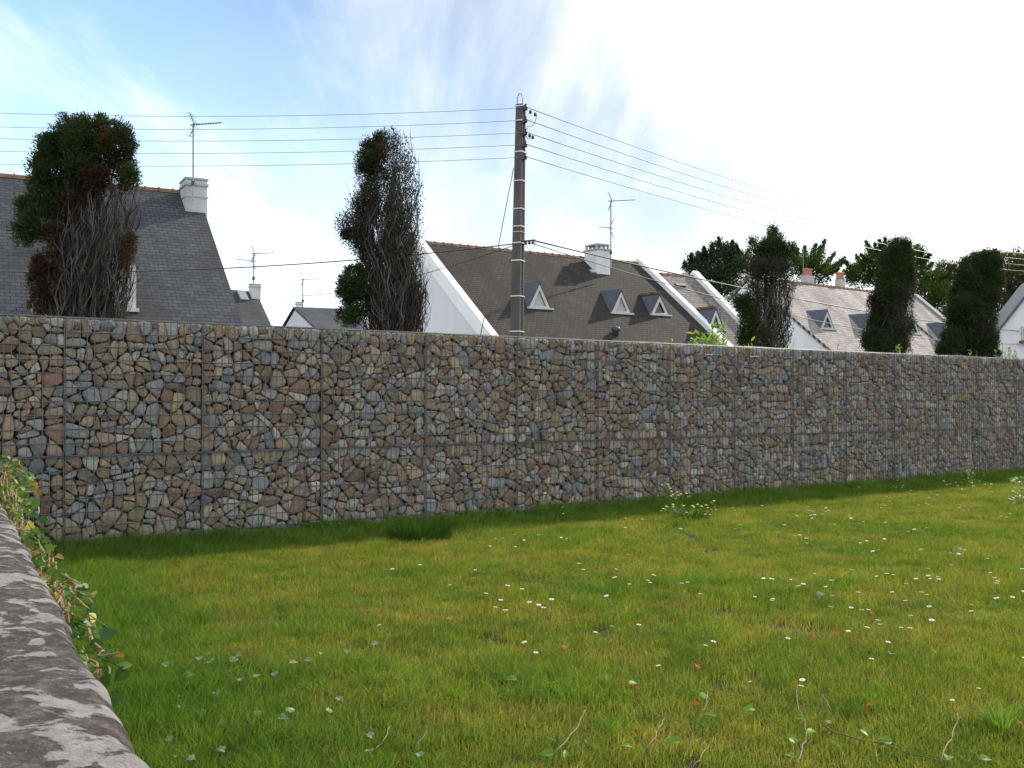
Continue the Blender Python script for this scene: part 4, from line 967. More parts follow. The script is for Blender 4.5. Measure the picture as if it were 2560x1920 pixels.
cypress('cypress_tree', C5, 28.2, [(340, 1700, 1930), (450, 1530, 1940), (700, 1430, 1930), (1000, 1370, 1890), (1200, 1340, 1880), (1430, 1300, 1850), (1550, 1400, 1750)],
    [(1800, 380, 120, 60), (1650, 440, 110, 80), (1520, 470, 40, 60), (1860, 430, 70, 80), (1720, 520, 170, 90), (1560, 600, 120, 110), (1800, 620, 140, 110), (1640, 720, 170, 110), (1470, 780, 90, 110), (1790, 800, 120, 120, 'g', .9), (1560, 900, 170, 120), (1450, 1050, 110, 130), (1620, 1080, 130, 130), (1760, 1050, 110, 160, 'd', .7), (1400, 1260, 100, 110), (1330, 1380, 80, 60), (1270, 1370, 25, 60, 'b'), (1560, 1280, 150, 130), (1740, 1300, 130, 140), (1880, 1420, 35, 40), (1820, 1250, 60, 100, 'g', .7)],
    'bushy dark cypress left of the edge house, rightmost of the row', 220, 1.25, 1.2, 1.5, 5)

def sprays(lines, Yd, n_per, size, jit):
    """foliage along branch lines (pixels) - swept, pointed sprays of a macrocarpa"""
    Cc = []; Dd = []
    for (x0, y0, x1, y1, wd) in lines:
        x1 += (x1 - x0) * 0.12; y1 += (y1 - y0) * 0.10
        a = at(x0, y0, Yd + random.uniform(-2, 2)); b = at(x1, y1, Yd + random.uniform(-2, 2)); n_ = int(n_per * np.linalg.norm(b - a) / 4)
        t = rng.random(n_) ** 0.8; w_ = (wd / F * Yd) * (1 - t) ** 0.7 + 0.03
        p = a + np.outer(t, b - a); p[:, 2] -= 0.5 * np.sin(t * math.pi) * np.linalg.norm(b - a) * 0.12
        d = (b - a) / np.linalg.norm(b - a)
        Cc.append(p + rng.normal(size=(n_, 3)) * w_[:, None] * 0.5); Dd.append(d + rng.normal(size=(n_, 3)) * jit + np.array((0, 0, 0.25)))
    return np.vstack(Cc), np.vstack(Dd)
def far_tree(name, Yd, base_px, top_py, blobs, lines, mat, label, leaf=0.3, cov=1.0, cat='tree', clump=0.55, trunk=True):
    b = at(base_px, 997, Yd); root = thing(name, (b[0], Yd, 0), label, cat, 'trees far behind the houses')
    tz = at(base_px, top_py, Yd)[2]; tr = MB()
    tr.tube([(b[0], Yd, 0), (b[0] + .2, Yd, tz * 0.4), (b[0] - .1, Yd, tz * 0.9)], [0.35, 0.25, 0.06], 8)
    for (x, y, rx, ry) in blobs:
        p = at(x, y, Yd); tr.tube([(b[0] + .1, Yd, max(0.5, p[2] - (abs(p[0] - b[0]) * 0.8 + 1.5))), (b[0] * .5 + p[0] * .5, Yd, p[2] - .8), tuple(p)], [0.14, 0.09, 0.03], 5)
    tr.build('trunk', M['bark'], root)
    Cs = []; Ds = []
    for (x, y, rx, ry) in blobs:
        if lines: rx *= 0.95; ry *= 0.95
        u = Yd / F; c = at(x, y, Yd); c[1] += random.uniform(-1, 1)
        a, d = clump_points(c, rx * u, rx * u * 0.9, ry * u, clump, 34, cov * 1.6); Cs.append(a); Ds.append(d)
    if lines:
        a, d = sprays(lines, Yd, 900, leaf, 0.5); Cs.append(a); Ds.append(d)
    Cc = np.vstack(Cs); Dd = np.vstack(Ds)
    V, Fq = leaves(Cc, Dd, rng.uniform(0.5, 1.1, len(Cc)) * leaf, rng.uniform(0.10, 0.2, len(Cc)) * leaf)
    mk('crown', V, [Fq], M[mat], root)
def cp(crop, L_):
    ox, oy, s_ = crop
    return [(ox + a[0] * s_, oy + a[1] * s_, a[2] * s_, a[3] * s_) if len(a) == 4 else (ox + a[0] * s_, oy + a[1] * s_, ox + a[2] * s_, oy + a[3] * s_, a[4] * s_) for a in L_]
far_tree('conifer_tree', 92, 1795, 620, cp(C4, [(580, 520, 90, 110), (720, 530, 80, 90), (440, 580, 90, 80), (310, 640, 70, 80), (600, 640, 260, 120), (850, 600, 90, 80), (760, 680, 200, 120), (440, 720, 200, 90), (600, 800, 220, 110), (650, 900, 170, 90)]),
    cp(C4, [(580, 560, 582, 395, 55), (720, 560, 715, 425, 50), (440, 600, 435, 480, 50), (310, 640, 310, 545, 40), (870, 590, 870, 500, 40), (640, 560, 640, 455, 40), (510, 560, 515, 450, 40), (375, 600, 375, 525, 30), (240, 680, 245, 630, 30), (800, 560, 760, 455, 30)]),
    'far_green', 'broad dark conifer behind the second white sloping parapet', 0.32)
far_tree('conifer_tree', 88, 2030, 620, cp(C4, [(1440, 640, 110, 90), (1560, 700, 120, 80), (1640, 720, 90, 60), (1400, 720, 110, 60), (1500, 580, 60, 70)]),
    cp(C4, [(1500, 680, 1612, 425, 60), (1450, 640, 1530, 462, 50), (1560, 700, 1705, 540, 45), (1600, 720, 1795, 585, 40), (1600, 730, 1790, 625, 40), (1430, 640, 1430, 480, 40), (1400, 600, 1320, 490, 35), (1620, 740, 1745, 690, 35), (1340, 600, 1355, 495, 35), (1400, 650, 1300, 560, 40), (1530, 640, 1575, 480, 40)]),
    'macro', 'wind-swept spiky conifer behind the terracotta chimney pots', 0.3)
far_tree('conifer_tree', 90, 2240, 625, cp(C5, [(560, 420, 120, 110), (450, 500, 120, 90), (330, 560, 80, 60), (700, 400, 140, 140), (980, 400, 80, 120), (1050, 560, 160, 130), (1180, 640, 150, 110), (1100, 760, 200, 110), (1250, 780, 130, 100), (1200, 920, 180, 110), (1320, 1040, 120, 110), (420, 590, 150, 50), (600, 560, 120, 100)]),
    cp(C5, [(560, 420, 470, 215, 60), (600, 420, 560, 240, 50), (650, 380, 665, 180, 60), (640, 400, 610, 205, 40), (450, 480, 365, 365, 50), (350, 560, 245, 420, 50), (950, 400, 1020, 245, 60), (1000, 440, 1060, 310, 45), (1020, 460, 1140, 345, 50), (1060, 520, 1165, 440, 50), (1100, 560, 1240, 490, 45), (1150, 640, 1340, 560, 50), (330, 580, 230, 520, 40), (1200, 760, 1400, 690, 50), (1280, 980, 1470, 960, 45), (500, 420, 420, 350, 40)]),
    'macro', 'large spiky conifer spreading behind the second cypress from the right', 0.33)
far_tree('oak_tree', 110, 2370, 660, cp(C5, [(1290, 480, 75, 55), (1400, 520, 80, 70), (1340, 600, 130, 90), (1450, 640, 100, 90)]), None, 'broad', 'small round-headed tree peeping out left of the rightmost cypress', 0.36, 1.0)
far_tree('oak_tree', 84, 2520, 650, cp(C5, [(2000, 400, 90, 60), (2090, 390, 80, 60), (2150, 400, 60, 60), (1970, 520, 120, 120), (2120, 560, 140, 150), (2000, 700, 140, 140), (2150, 750, 120, 150), (1960, 880, 120, 130), (2000, 1020, 100, 120), (2260, 600, 120, 200), (2090, 900, 120, 120)]), None, 'broad', 'brownish broadleaf tree rising behind the white house at the right edge', 0.34, 1.0)

# ---------------------------------------------------------------- shrubs peeping over the gabion wall
def shrub(px, ytop, Yd, wpx, nst, mat, label, lsz=0.06, kind='lance', nl=14):
    b = at(px, 997, Yd); root = thing('shrub', (b[0], Yd, 0), label, 'shrub', 'shrubs peeping over the gabion wall'); st = MB(); lf = MB()
    zt = at(px, ytop, Yd)[2]
    for i_ in range(nst):
        h = zt * random.uniform(0.86, 1.0) if i_ else zt; dx = random.uniform(-.5, .5) * wpx / F * Yd; dy = random.uniform(-.2, .2)
        p = [(b[0] + dx * .3, Yd + dy * .3, 0), (b[0] + dx * .8, Yd + dy, h * .6), (b[0] + dx, Yd + dy, h)]
        MB().tube(p, [0.01, 0.007, 0.003], 4).build('stem', M['stem'], root)
        for j in range(nl):
            t = random.uniform(0.8, 1.0) if random.random() < .85 else random.uniform(.5, .8)
            q_ = np.array(p[1]) + (np.array(p[2]) - np.array(p[1])) * (t - 0.6) / 0.4 if t > .6 else np.array(p[1])
            a = random.uniform(0, 6.28); add_leaf(lf, q_, (math.cos(a) * .7, math.sin(a) * .7, random.uniform(.2, 1.2)), rv() + np.array((0, 0, .8)), lsz * random.uniform(.7, 1.3), kind if kind != 'lance' else 'lance', .3, .2)
    lf.build('leaves', M[mat], root)
def wy(px):   # depth of the wall front under a pixel column
    u = (px - 1280) / F; s_ = (u * P0[1] - P0[0]) / (D[0] - u * D[1]); return P0[1] + D[1] * s_
shrub(1745, 828, wy(1745) + 1.6, 50, 9, 'laurel', 'bright green shrub over the wall at the white parapet foot, left of two', 0.085, 'lance', 16)
shrub(1797, 812, wy(1797) + 1.8, 48, 9, 'laurel', 'bright green shrub over the wall before the narrow house dormer, right of two', 0.085, 'lance', 16)
shrub(1881, 850, wy(1881) + 1.4, 10, 2, 'laurel', 'single green shoot poking over the wall at the foot of the third cypress', 0.07, 'lance', 12)
shrub(1688, 848, wy(1688) + 1.4, 8, 1, 'laurel', 'tiny green shoot poking over the wall under the brown roof corner', 0.06, 'lance', 10)
shrub(2250, 862, wy(2250) + 1.8, 40, 7, 'laurel', 'green leafy shoots over the wall, second cypress from the right behind', 0.07, 'lance', 12)
shrub(2108, 864, wy(2108) + 1.5, 12, 2, 'sprig', 'thin pale sprig over the wall in front of the pale slate roof', 0.05, 'lance', 10)
shrub(2425, 870, wy(2425) + 1.5, 26, 4, 'sprig', 'sparse pale sprigs over the wall in front of the rightmost cypress', 0.05, 'lance', 12)
shrub(2518, 856, wy(2518) + 1.5, 38, 10, 'sprig', 'airy pale shrub over the wall in front of the white house at right', 0.045, 'lance', 26)
shrub(115, 764, 9.0, 40, 8, 'sprig', 'small yellow-green sprigs over the wall at the foot of the largest cypress', 0.04, 'lance', 14)
shrub(855, 800, 10.6, 14, 3, 'sprig', 'thin yellowish sprig over the wall left of the half-bare cypress foot', 0.045, 'lance', 16)
shrub(2555, 862, wy(2555) + 1.5, 14, 3, 'sprig', 'dark thin sprig over the wall at the very right photo edge', 0.045, 'lance', 18)

# ---------------------------------------------------------------- lawn
def tuft(name, nb, rad, h, wd, mat, lean=0.35):
    Vs = []; T = []; Q = []
    for i_ in range(nb):
        a = random.uniform(0, 6.28); rr = rad * math.sqrt(random.random()); bx, by = rr * math.cos(a), rr * math.sin(a)
        hh = h * random.uniform(0.45, 1.15); la = random.uniform(0, 6.28); ln = hh * lean * random.uniform(0.1, 1.6)
        dx, dy = math.cos(la) * ln + 0.10 * hh, math.sin(la) * ln - 0.12 * hh; sa = random.uniform(0, 6.28); sx, sy = math.cos(sa) * wd / 2, math.sin(sa) * wd / 2
        n0 = len(Vs)
        Vs += [(bx - sx, by - sy, -0.01), (bx + sx, by + sy, -0.01), (bx - sx * .8 + dx * .3, by - sy * .8 + dy * .3, hh * .5), (bx + sx * .8 + dx * .3, by + sy * .8 + dy * .3, hh * .5), (bx + dx, by + dy, hh * (1 - 0.25 * min(1, ln / hh)))]
        Q.append((n0, n0 + 1, n0 + 3, n0 + 2)); T.append((n0 + 2, n0 + 3, n0 + 4))
    o = mk(name, Vs, [Q, T], mat); col.objects.unlink(o); return o
protos = bpy.data.collections.new('grass_tufts')
for i_ in range(4): protos.objects.link(tuft('a_short_tuft', 66, 0.075, 0.052, 0.0025, M['grass'], 0.55))
for i_ in range(3): protos.objects.link(tuft('b_lush_tuft', 56, 0.075, 0.11, 0.0030, M['grass_lush'], 0.5))
for i_ in range(2): protos.objects.link(tuft('c_tall_tuft', 40, 0.06, 0.26, 0.005, M['grass_lush'], 0.4))
from mathutils import noise as mn
def hnoise(x, y, s, o=0): return mn.fractal(Vector((x * s + o, y * s - o, 0.3)), 1.0, 2.0, 3)
pts = []; rot = []; scl = []; idx = []
def wall_dist(x, y): return (np.array((x, y)) - P0[:2]) @ NB[:2]      # negative = camera side
def old_dist(x, y): return (np.array((x, y)) - E0[:2]) @ WN[:2]
rs = random.Random(11)
cand = 0
y = 2.3
while y < 19.5:
    step = 0.052 if y < 5 else (0.060 if y < 8 else 0.072)
    x0 = -0.62 * y - 0.3; x1 = 0.62 * y + 0.5; x = x0
    while x < x1:
        px_, py_ = x + rs.uniform(-.5, .5) * step, y + rs.uniform(-.5, .5) * step; x += step
        dwl = wall_dist(px_, py_); do = old_dist(px_, py_)
        if dwl > 0.02 or do < 0.01: continue
        n1 = hnoise(px_, py_, 1.1); n2 = hnoise(px_, py_, 3.7, 9)
        if n2 > 0.52 and n1 > -0.2 and dwl < -1.2 and rs.random() < 0.9: continue         # bare spots
        edge = max(0.0, 1 + dwl / 0.85); edge2 = max(0.0, 1 - do / 1.15); lush = max(edge, edge2)
        isl = rs.random() < lush * 1.6 + 0.10 + (0.35 if n1 < -0.35 else 0)
        sz = 0.75 + 0.35 * rs.random() + 0.45 * max(-0.5, -n1 * 0.8) + 0.25 * n2
        sz = max(0.45, sz)
        if isl: sz *= 0.55 + 0.75 * min(1, lush) if lush > 0 else 0.62
        pts.append((px_, py_, 0.0)); rot.append((rs.uniform(-.12, .12), rs.uniform(-.12, .12), rs.uniform(0, 6.28))); scl.append((1.0, 1.0, sz) if not isl else (1.0, 1.0, sz)); idx.append(rs.randint(4, 6) if isl else rs.randint(0, 3))
    y += step
# sparse taller seed-stalk tufts
for q_ in range(260):
    s_ = rs.uniform(-0.5, 14); d_ = -abs(rs.gauss(0.0, 0.12)) - 0.02; p = WP(s_, 0, d_)
    if old_dist(p[0], p[1]) < 0.05: continue
    pts.append(tuple(p)); rot.append((rs.uniform(-.15, .15), rs.uniform(-.15, .15), rs.uniform(0, 6.28))); z = rs.uniform(0.35, 0.75); scl.append((1, 1, z)); idx.append(rs.randint(7, 8))
rm = [(t, t) for t in ()]
me = bpy.data.meshes.new('lawn_points'); me.from_pydata(pts, [], [])
for nm_, ty, arr, key in (('rot', 'FLOAT_VECTOR', rot, 'vector'), ('scl', 'FLOAT_VECTOR', scl, 'vector'), ('idx', 'INT', idx, 'value')):
    a_ = me.attributes.new(nm_, ty, 'POINT'); a_.data.foreach_set(key, np.asarray(arr).ravel())
lawn = bpy.data.objects.new('grass', me); col.objects.link(lawn)
tag(lawn, 'sunlit yellow-green unmown grass covering the plot in front of the gabion wall', 'grass', kind='stuff')
ng = bpy.data.node_groups.new('lawn', 'GeometryNodeTree')
ng.interface.new_socket('Geometry', in_out='INPUT', socket_type='NodeSocketGeometry'); ng.interface.new_socket('Geometry', in_out='OUTPUT', socket_type='NodeSocketGeometry')
gi = ng.nodes.new('NodeGroupInput'); go = ng.nodes.new('NodeGroupOutput'); ci = ng.nodes.new('GeometryNodeCollectionInfo')
ci.inputs['Collection'].default_value = protos; ci.inputs['Separate Children'].default_value = True; ci.inputs['Reset Children'].default_value = True
ip = ng.nodes.new('GeometryNodeInstanceOnPoints'); ip.inputs['Pick Instance'].default_value = True
def na(name, dt):
    x = ng.nodes.new('GeometryNodeInputNamedAttribute'); x.data_type = dt; x.inputs['Name'].default_value = name; return x.outputs[0]
ng.links.new(gi.outputs[0], ip.inputs['Points']); ng.links.new(ci.outputs[0], ip.inputs['Instance']); ng.links.new(na('idx', 'INT'), ip.inputs['Instance Index'])
ng.links.new(na('rot', 'FLOAT_VECTOR'), ip.inputs['Rotation']); ng.links.new(na('scl', 'FLOAT_VECTOR'), ip.inputs['Scale']); ng.links.new(ip.outputs[0], go.inputs[0])
md = lawn.modifiers.new('lawn', 'NODES'); md.node_group = ng
print('tufts', len(pts))

# single clumps one can point to
def clump(p, n_, h, w_, mat, label, spread=0.12, wd=0.006, cat='grass clump', lean=0.35):
    mb = MB()
    for i_ in range(n_):
        a = random.uniform(0, 6.28); r_ = spread * math.sqrt(random.random()) * 0.6; b = np.array((p[0] + r_ * math.cos(a), p[1] + r_ * math.sin(a), 0.0)); hh = h * random.uniform(.5, 1.1)
        d = np.array((math.cos(a), math.sin(a), 0)) * hh * lean * random.uniform(.3, 1.5); s_ = np.array((-math.sin(a), math.cos(a), 0)) * wd / 2
        mb.add([b - s_, b + s_, b + d * .3 - s_ + (0, 0, hh * .5), b + d * .3 + s_ + (0, 0, hh * .5), b + d + (0, 0, hh * .93)], [(0, 1, 3, 2), (2, 3, 4)])
    o = mb.build('grass_clump', M[mat], None, loc=(p[0], p[1], 0)); tag(o, label, cat)
clump(on_z(1052, 1350), 1100, 0.20, 0, 'grass_dark', 'tall dark grass clump at the wall foot left of the pole', 0.42, 0.004, lean=0.5)
clump(on_z(2500, 1835), 60, 0.13, 0, 'weed_green', 'bright fan-shaped grass clump in the lower right corner of the lawn', 0.07, 0.007, lean=.6)
clump(on_z(1730, 1300), 150, 0.13, 0, 'grass_dark', 'low dark weed clump in the lawn below the yellow flowers', 0.30, 0.008, lean=.8)

# daisies -------------------------------------------------------
def daisy_proto():
    root = thing('daisy', (0, 0, 0), 'white daisy in the lawn', 'daisy'); st = MB(); st.tube([(0, 0, 0), (0.004, 0, 0.04), (0, 0, 0.08)], 0.0012, 4); pt = MB()
    for j in range(13):
        a = 2 * math.pi * j / 13; u = np.array((math.cos(a), math.sin(a), 0)); v = np.array((-u[1], u[0], 0)); c = np.array((0, 0, 0.081))
        pt.add([c + u * .003, c + u * .009 + v * .0026 + (0, 0, .002), c + u * .0155 + (0, 0, .0005), c + u * .009 - v * .0026 + (0, 0, .002)], [(0, 1, 2, 3)])
    ct = MB(); ct.lathe((0, 0, 0.080), [(0.0048, 0), (0.0045, .003), (0.0015, .0045)], 8)
    st.build('stem', M['stem'], root); pt.build('petals', M['petal'], root); ct.build('flower_centre', M['yolk'], root); return root
DB = daisy_proto(); used = [False]
def place_daisy(px, py, label, group, sc_=1.0):
    z = 0.085 * sc_; p = on_z(px, py, z); 
    if wall_dist(p[0], p[1]) > -0.02:
        p = WP(0, 0, -0.06) + 0 * p; u = ray(px, py)[0] / ray(px, py)[1]; s_ = (u * P0[1] - P0[0]) / (D[0] - u * D[1]); p = P0 + D * s_ - NB * 0.12; r = ray(px, py); z = EYE + r[2] / r[1] * p[1]
    hz = max(0.05, z)
    if not used[0]: r_ = DB; used[0] = True
    else:
        r_ = DB.copy(); col.objects.link(r_)
        for ch in DB.children:
            c_ = ch.copy(); col.objects.link(c_); c_.parent = r_
    k = sc_ * 0.72 * random.uniform(.7, 1.2)
    r_.location = (p[0], p[1], 0); r_.scale = (k, k, hz / 0.082)
    r_.rotation_euler = (random.uniform(-.0, .25), random.uniform(-.15, .15), random.uniform(0, 6)); r_['label'] = label; r_['group'] = group
cA = (1500, 860, .3255); cB = (2020, 860, .3255); cC = (1860, 1400, .3165); cD = (1100, 1400, .3165); cE = (400, 1400, .3165)
def dd(c, L_, lab, grp, k=1.25):
    for (x, y) in L_: place_daisy(c[0] + x * c[2], c[1] + y * c[2], lab, grp, k)
dd(cA, [(1595, 1248), (1613, 1278), (1640, 1310), (1500, 1318), (1255, 1240), (1078, 1388), (1045, 1420), (1410, 1388), (1385, 1443), (1495, 1470), (1528, 1465), (1597, 1490), (1565, 1525), (600, 1415), (315, 1342), (190, 1405), (220, 1618), (190, 1335), (1040, 1280)],
   'small white daisy in the sunny grass midway between the wall centre and the right side', 'daisies in the middle of the lawn')
dd(cB, [(775, 1025), (840, 1030), (700, 1045), (660, 1090), (690, 1100), (735, 1085), (800, 1125), (975, 1028), (1035, 1048), (1090, 1075), (1150, 1085), (1185, 1112), (1215, 950), (1180, 985), (1245, 1015), (1290, 1010), (1280, 995), (1350, 990), (1370, 1075), (1405, 1072), (1195, 1160), (1410, 1130), (1340, 1010), (1165, 1060), (1260, 1060), (390, 1098), (720, 1100), (1060, 1080), (1130, 1060), (1190, 1040), (1240, 1090), (1300, 1050)],
   'white daisy in the thick flowering patch at the foot of the right end of the gabion wall', 'daisies at the wall foot on the right')
dd(cB, [(15, 1280), (50, 1308), (95, 1305), (40, 1335), (135, 1255), (150, 1285), (175, 1275), (300, 1320), (322, 1330), (352, 1338), (360, 1350), (412, 1362), (212, 1382), (608, 1368), (1600, 1220), (1160, 1258), (985, 1158), (940, 1175), (850, 1235), (550, 1255), (595, 1240), (615, 1258), (605, 1170), (630, 1205), (910, 1220), (935, 1230), (830, 1418), (765, 1438), (900, 1410), (435, 1505), (403, 1525), (580, 1490), (545, 1580), (520, 1585), (835, 1577), (870, 1575), (1115, 1605), (1150, 1602), (1210, 1580), (1375, 1650), (1530, 1328), (1550, 1300), (1490, 1320), (5, 1492)],
   'white daisy scattered in the right side of the lawn, some metres in front of the wall', 'daisies on the right side of the lawn')
dd(cC, [(710, 160), (655, 198), (450, 182), (445, 205), (355, 148), (595, 103), (145, 135), (200, 145), (55, 282), (200, 318), (210, 303), (715, 285), (665, 368), (840, 370), (940, 398), (950, 387), (1040, 475), (1075, 510), (935, 522), (828, 552), (312, 607), (1180, 117), (1112, 105), (1075, 123), (1432, 65), (1468, 118), (1480, 142), (1530, 145), (1550, 132), (1370, 143), (1262, 185), (1190, 245), (1298, 320), (1480, 360), (1455, 275), (1400, 255), (1320, 440), (1490, 462), (1225, 533), (1300, 537), (1105, 638), (990, 777), (1968, 95), (1985, 140), (1980, 165), (2030, 162), (1998, 183), (2175, 240), (2110, 282), (2030, 292), (1768, 352), (1825, 400), (2200, 65), (2205, 765), (830, 75), (890, 255), (1625, 40)],
   'white daisy in the nearer right part of the lawn among yellowish weeds', 'daisies in the near right lawn')
dd(cD, [(762, 348), (803, 375), (512, 395), (418, 372), (468, 310), (338, 262), (285, 75), (85, 198), (505, 198), (1137, 73), (1105, 28), (1375, 70), (1410, 132), (1605, 155), (1640, 175), (1655, 115), (1890, 183), (1965, 172), (2058, 268), (1337, 273), (1545, 505), (1340, 525), (1195, 560), (705, 638), (735, 722), (2115, 632), (2068, 672), (55, 465), (1488, 188), (640, 228), (870, 305), (720, 327)],
   'small white daisy in the short grass in the middle foreground of the lawn', 'daisies in the middle foreground')
dd(cC, [(1650, 1092), (420, 993), (465, 932), (65, 965), (1830, 1013)], 'white daisy near the cut dry stems in the lower right foreground', 'daisies in the lower right foreground', 1.0)
dd(cD, [(1750, 832)], 'large open white daisy standing alone in the centre right foreground', 'daisies in the middle foreground', 1.1)
dd(cE, [(2040, 35), (1850, 68), (1760, 510)], 'lone white daisy in the left half of the lawn', 'daisies in the left half of the lawn', 1.1)
dd(cA, [(660, 1290), (900, 1272), (1000, 1258), (820, 1305), (840, 1308)], 'white daisy beside the low dark weed clump near the wall', 'daisies by the weed clump')
c8 = (960, 860, .3255)
dd(c8, [(815, 1222), (860, 1215), (835, 1230), (50, 1378), (75, 1408), (480, 1395), (205, 1335), (185, 1375), (1000, 1465), (930, 1487), (835, 1490), (815, 1547), (995, 1553), (1085, 1500), (1370, 1300), (1420, 1495), (1200, 1465), (1360, 1480)], 'white daisy near the wall foot in the centre', 'daisies at the wall foot in the centre', 1.0)

# yellow flowering weeds at the wall foot
def flower_weed(base_px, pts_, label, col_='yellow'):
    b = on_z(*base_px); root = thing('flowering_weed', (b[0], b[1], 0), label, 'weed', 'flowering weeds at the wall foot'); st = MB(); fl = MB(); lf = MB()
    for (x, y) in pts_:
        r = ray(x, y); Yd = b[1] + random.uniform(-.08, .03); t = np.array((0, 0, EYE)) + r * Yd / r[1]
        if t[2] < 0.05: t[2] = 0.08
        MB().tube([(b[0] * .6 + t[0] * .4, b[1], 0), (t[0] * .6 + b[0] * .4, b[1], t[2] * .6), tuple(t)], 0.0022, 4).build('stem', M['stem'], root)
        MB().lathe(t, [(0.003, -.004), (0.014, .003), (0.010, .008), (0.002, .009)], 7).build('flower', M[col_], root)
        for j in range(3): add_leaf(lf, np.array((t[0], t[1], t[2] * random.uniform(.3, .9))), rv() + (0, 0, .4), rv(), 0.05, 'lance')
    lf.build('leaves', M['weed_green'], root)
T_ = lambda c, L_: [(c[0] + x * c[2], c[1] + y * c[2]) for x, y in L_]
flower_weed((1615, 1262), T_(cA, [(265, 1100), (290, 1105), (285, 1125), (270, 1140), (335, 1120), (375, 1150), (365, 1130), (405, 1175), (325, 1140), (300, 1090), (345, 1160)]), 'pale yellow flowering weed against the wall foot, left one of the pair')
flower_weed((1680, 1285), T_(cA, [(475, 1085), (520, 1080), (540, 1110), (550, 1135), (590, 1140), (620, 1155), (665, 1150), (545, 1170), (580, 1190), (560, 1160), (525, 1095), (600, 1165)]), 'pale yellow flowering weed against the wall foot, right one of the pair')
flower_weed((1735, 1300), T_(cA, [(485, 1268), (510, 1250), (560, 1235), (560, 1250), (640, 1245), (710, 1245), (750, 1235), (780, 1250), (815, 1240), (825, 1260), (875, 1208), (720, 1255)]), 'sprawling pale yellow weed in the lawn in front of the wall flowers')
flower_weed((1385, 1290), T_(c8, [(1235, 1150), (1240, 1145), (1075, 1205), (1050, 1260), (1370, 1290)]), 'single small yellow-tipped weed by the wall foot right of the centre')
# thin climbing weed on the mesh and leafy plant at right edge
def leafy(b, h, n_, lab, mat='weed_green', lsz=.04, spread=.02, kind='lance', name='weed', cat='weed', grp=None):
    root = thing(name, (b[0], b[1], 0), lab, cat, grp); st = MB(); lf = MB()
    st.tube([(b[0], b[1], 0), (b[0] + .01, b[1], h * .5), (b[0] - .005, b[1], h)], 0.003, 4)
    for j in range(n_):
        z = h * random.uniform(.1, 1); a = random.uniform(0, 6.28); add_leaf(lf, (b[0] + math.cos(a) * spread * random.random(), b[1] + math.sin(a) * spread * random.random(), z), (math.cos(a), math.sin(a), random.uniform(-.1, .9)), (0, -.3, 1), lsz * random.uniform(.6, 1.2), kind, .3, .2)
    st.build('stem', M['stem'], root); lf.build('leaves', M[mat], root)
p = P0 + D * 0.53 - NB * 0.05; leafy(p, 0.37, 34, 'thin green weed climbing the wire mesh near the left wall end', lsz=.035)
leafy(on_z(2552, 1262), 0.28, 60, 'dark leafy weed standing in the lawn at the right photo edge', 'weed_green', .055, .08, 'folded')
leafy(on_z(2426, 1232), 0.30, 40, 'tall thin green weed among the daisies at the right wall foot', 'weed_green', .04, .04)
for (x, y, h) in ((300, 1340, .16), (530, 1120, .2)):
    pass
for (x, y, h, lab) in ((568, 1330, .22, 'slender green weed by the wall foot below the far houses'), (622, 1318, .17, 'short green weed by the wall foot left of the tall dark grass clump'), (2000, 1228, .16, 'short green weed at the wall foot below the eighth joint'), (1930, 1230, .2, 'green weed at the wall foot under the third cypress'), (2190, 1215, .18, 'green weed at the wall foot under the fourth cypress'), (1298, 1290, .14, 'little green weed at the wall foot under the utility pole')):
    leafy(on_z(x, y), h, 26, lab, lsz=.035, spread=.03, grp='green weeds along the wall foot')

# fallen / creeping leaves, weed leaves, twigs
def big_leaf(px, py, size, mat, kind, lab, grp, tilt=0.6, cat='leaf'):
    p = on_z(px, py, 0.045); mb = MB(); size = size * 0.45; a = random.uniform(0, 6.28)
    add_leaf(mb, p, (math.cos(a), math.sin(a), tilt * random.uniform(.2, 1)), (random.uniform(-.4, .4), -.5, 1), size, kind, .35, .3)
    mb.tube([(p[0], p[1], 0), tuple(p)], 0.0015, 4)
    o = mb.build('weed_leaf', M[mat], None, loc=(p[0], p[1], 0)); tag(o, lab, cat, grp)
for (x, y) in T_(cE, [(370, 750), (225, 850), (200, 920), (600, 760), (410, 810), (555, 800), (320, 790)]): big_leaf(x, y, .075, 'weed_pale', 'heart', 'pale grey-green heart-shaped leaf in the cluster low left on the lawn near the old wall', 'pale leaves in the left cluster')
for (x, y) in T_(cE, [(760, 935), (925, 915), (1145, 795), (1275, 745), (1485, 720), (1670, 668), (640, 960), (1080, 820)]): big_leaf(x, y, .085, 'weed_pale', 'folded', 'pale folded leaf in the line of leaves slanting up across the left lawn', 'pale leaves in a slanting line')
for (x, y) in T_(cE, [(170, 1160), (455, 1165), (350, 1225), (460, 1295), (770, 1230), (945, 1245), (1015, 1205), (440, 1045), (245, 985), (180, 1080), (60, 840)]): big_leaf(x, y, .07, 'weed_pale', 'heart', 'pale green creeping leaf in the lower left grass', 'pale leaves in the lower left grass')
for (x, y) in T_(cE, [(90, 1420), (1675, 1395), (1655, 1515), (130, 1550), (270, 1570), (505, 1505), (1325, 1200), (1425, 1105), (2060, 1550)]): big_leaf(x, y, .06, 'weed_pale', 'ivy', 'small pale leaf near the bottom edge of the lawn', 'pale leaves near the bottom edge')
for (x, y) in T_(cD, [(915, 1435), (1025, 1480), (900, 1540), (985, 1575), (1510, 1480), (1890, 1440), (2065, 1095), (2080, 1225), (1345, 950), (1500, 990), (1160, 1430), (600, 950)]): big_leaf(x, y, .10, 'weed_green', 'lance' if random.random() < .5 else 'folded', 'bright green broad weed leaf in the bottom centre grass near the dry stems', 'green weed leaves bottom centre')
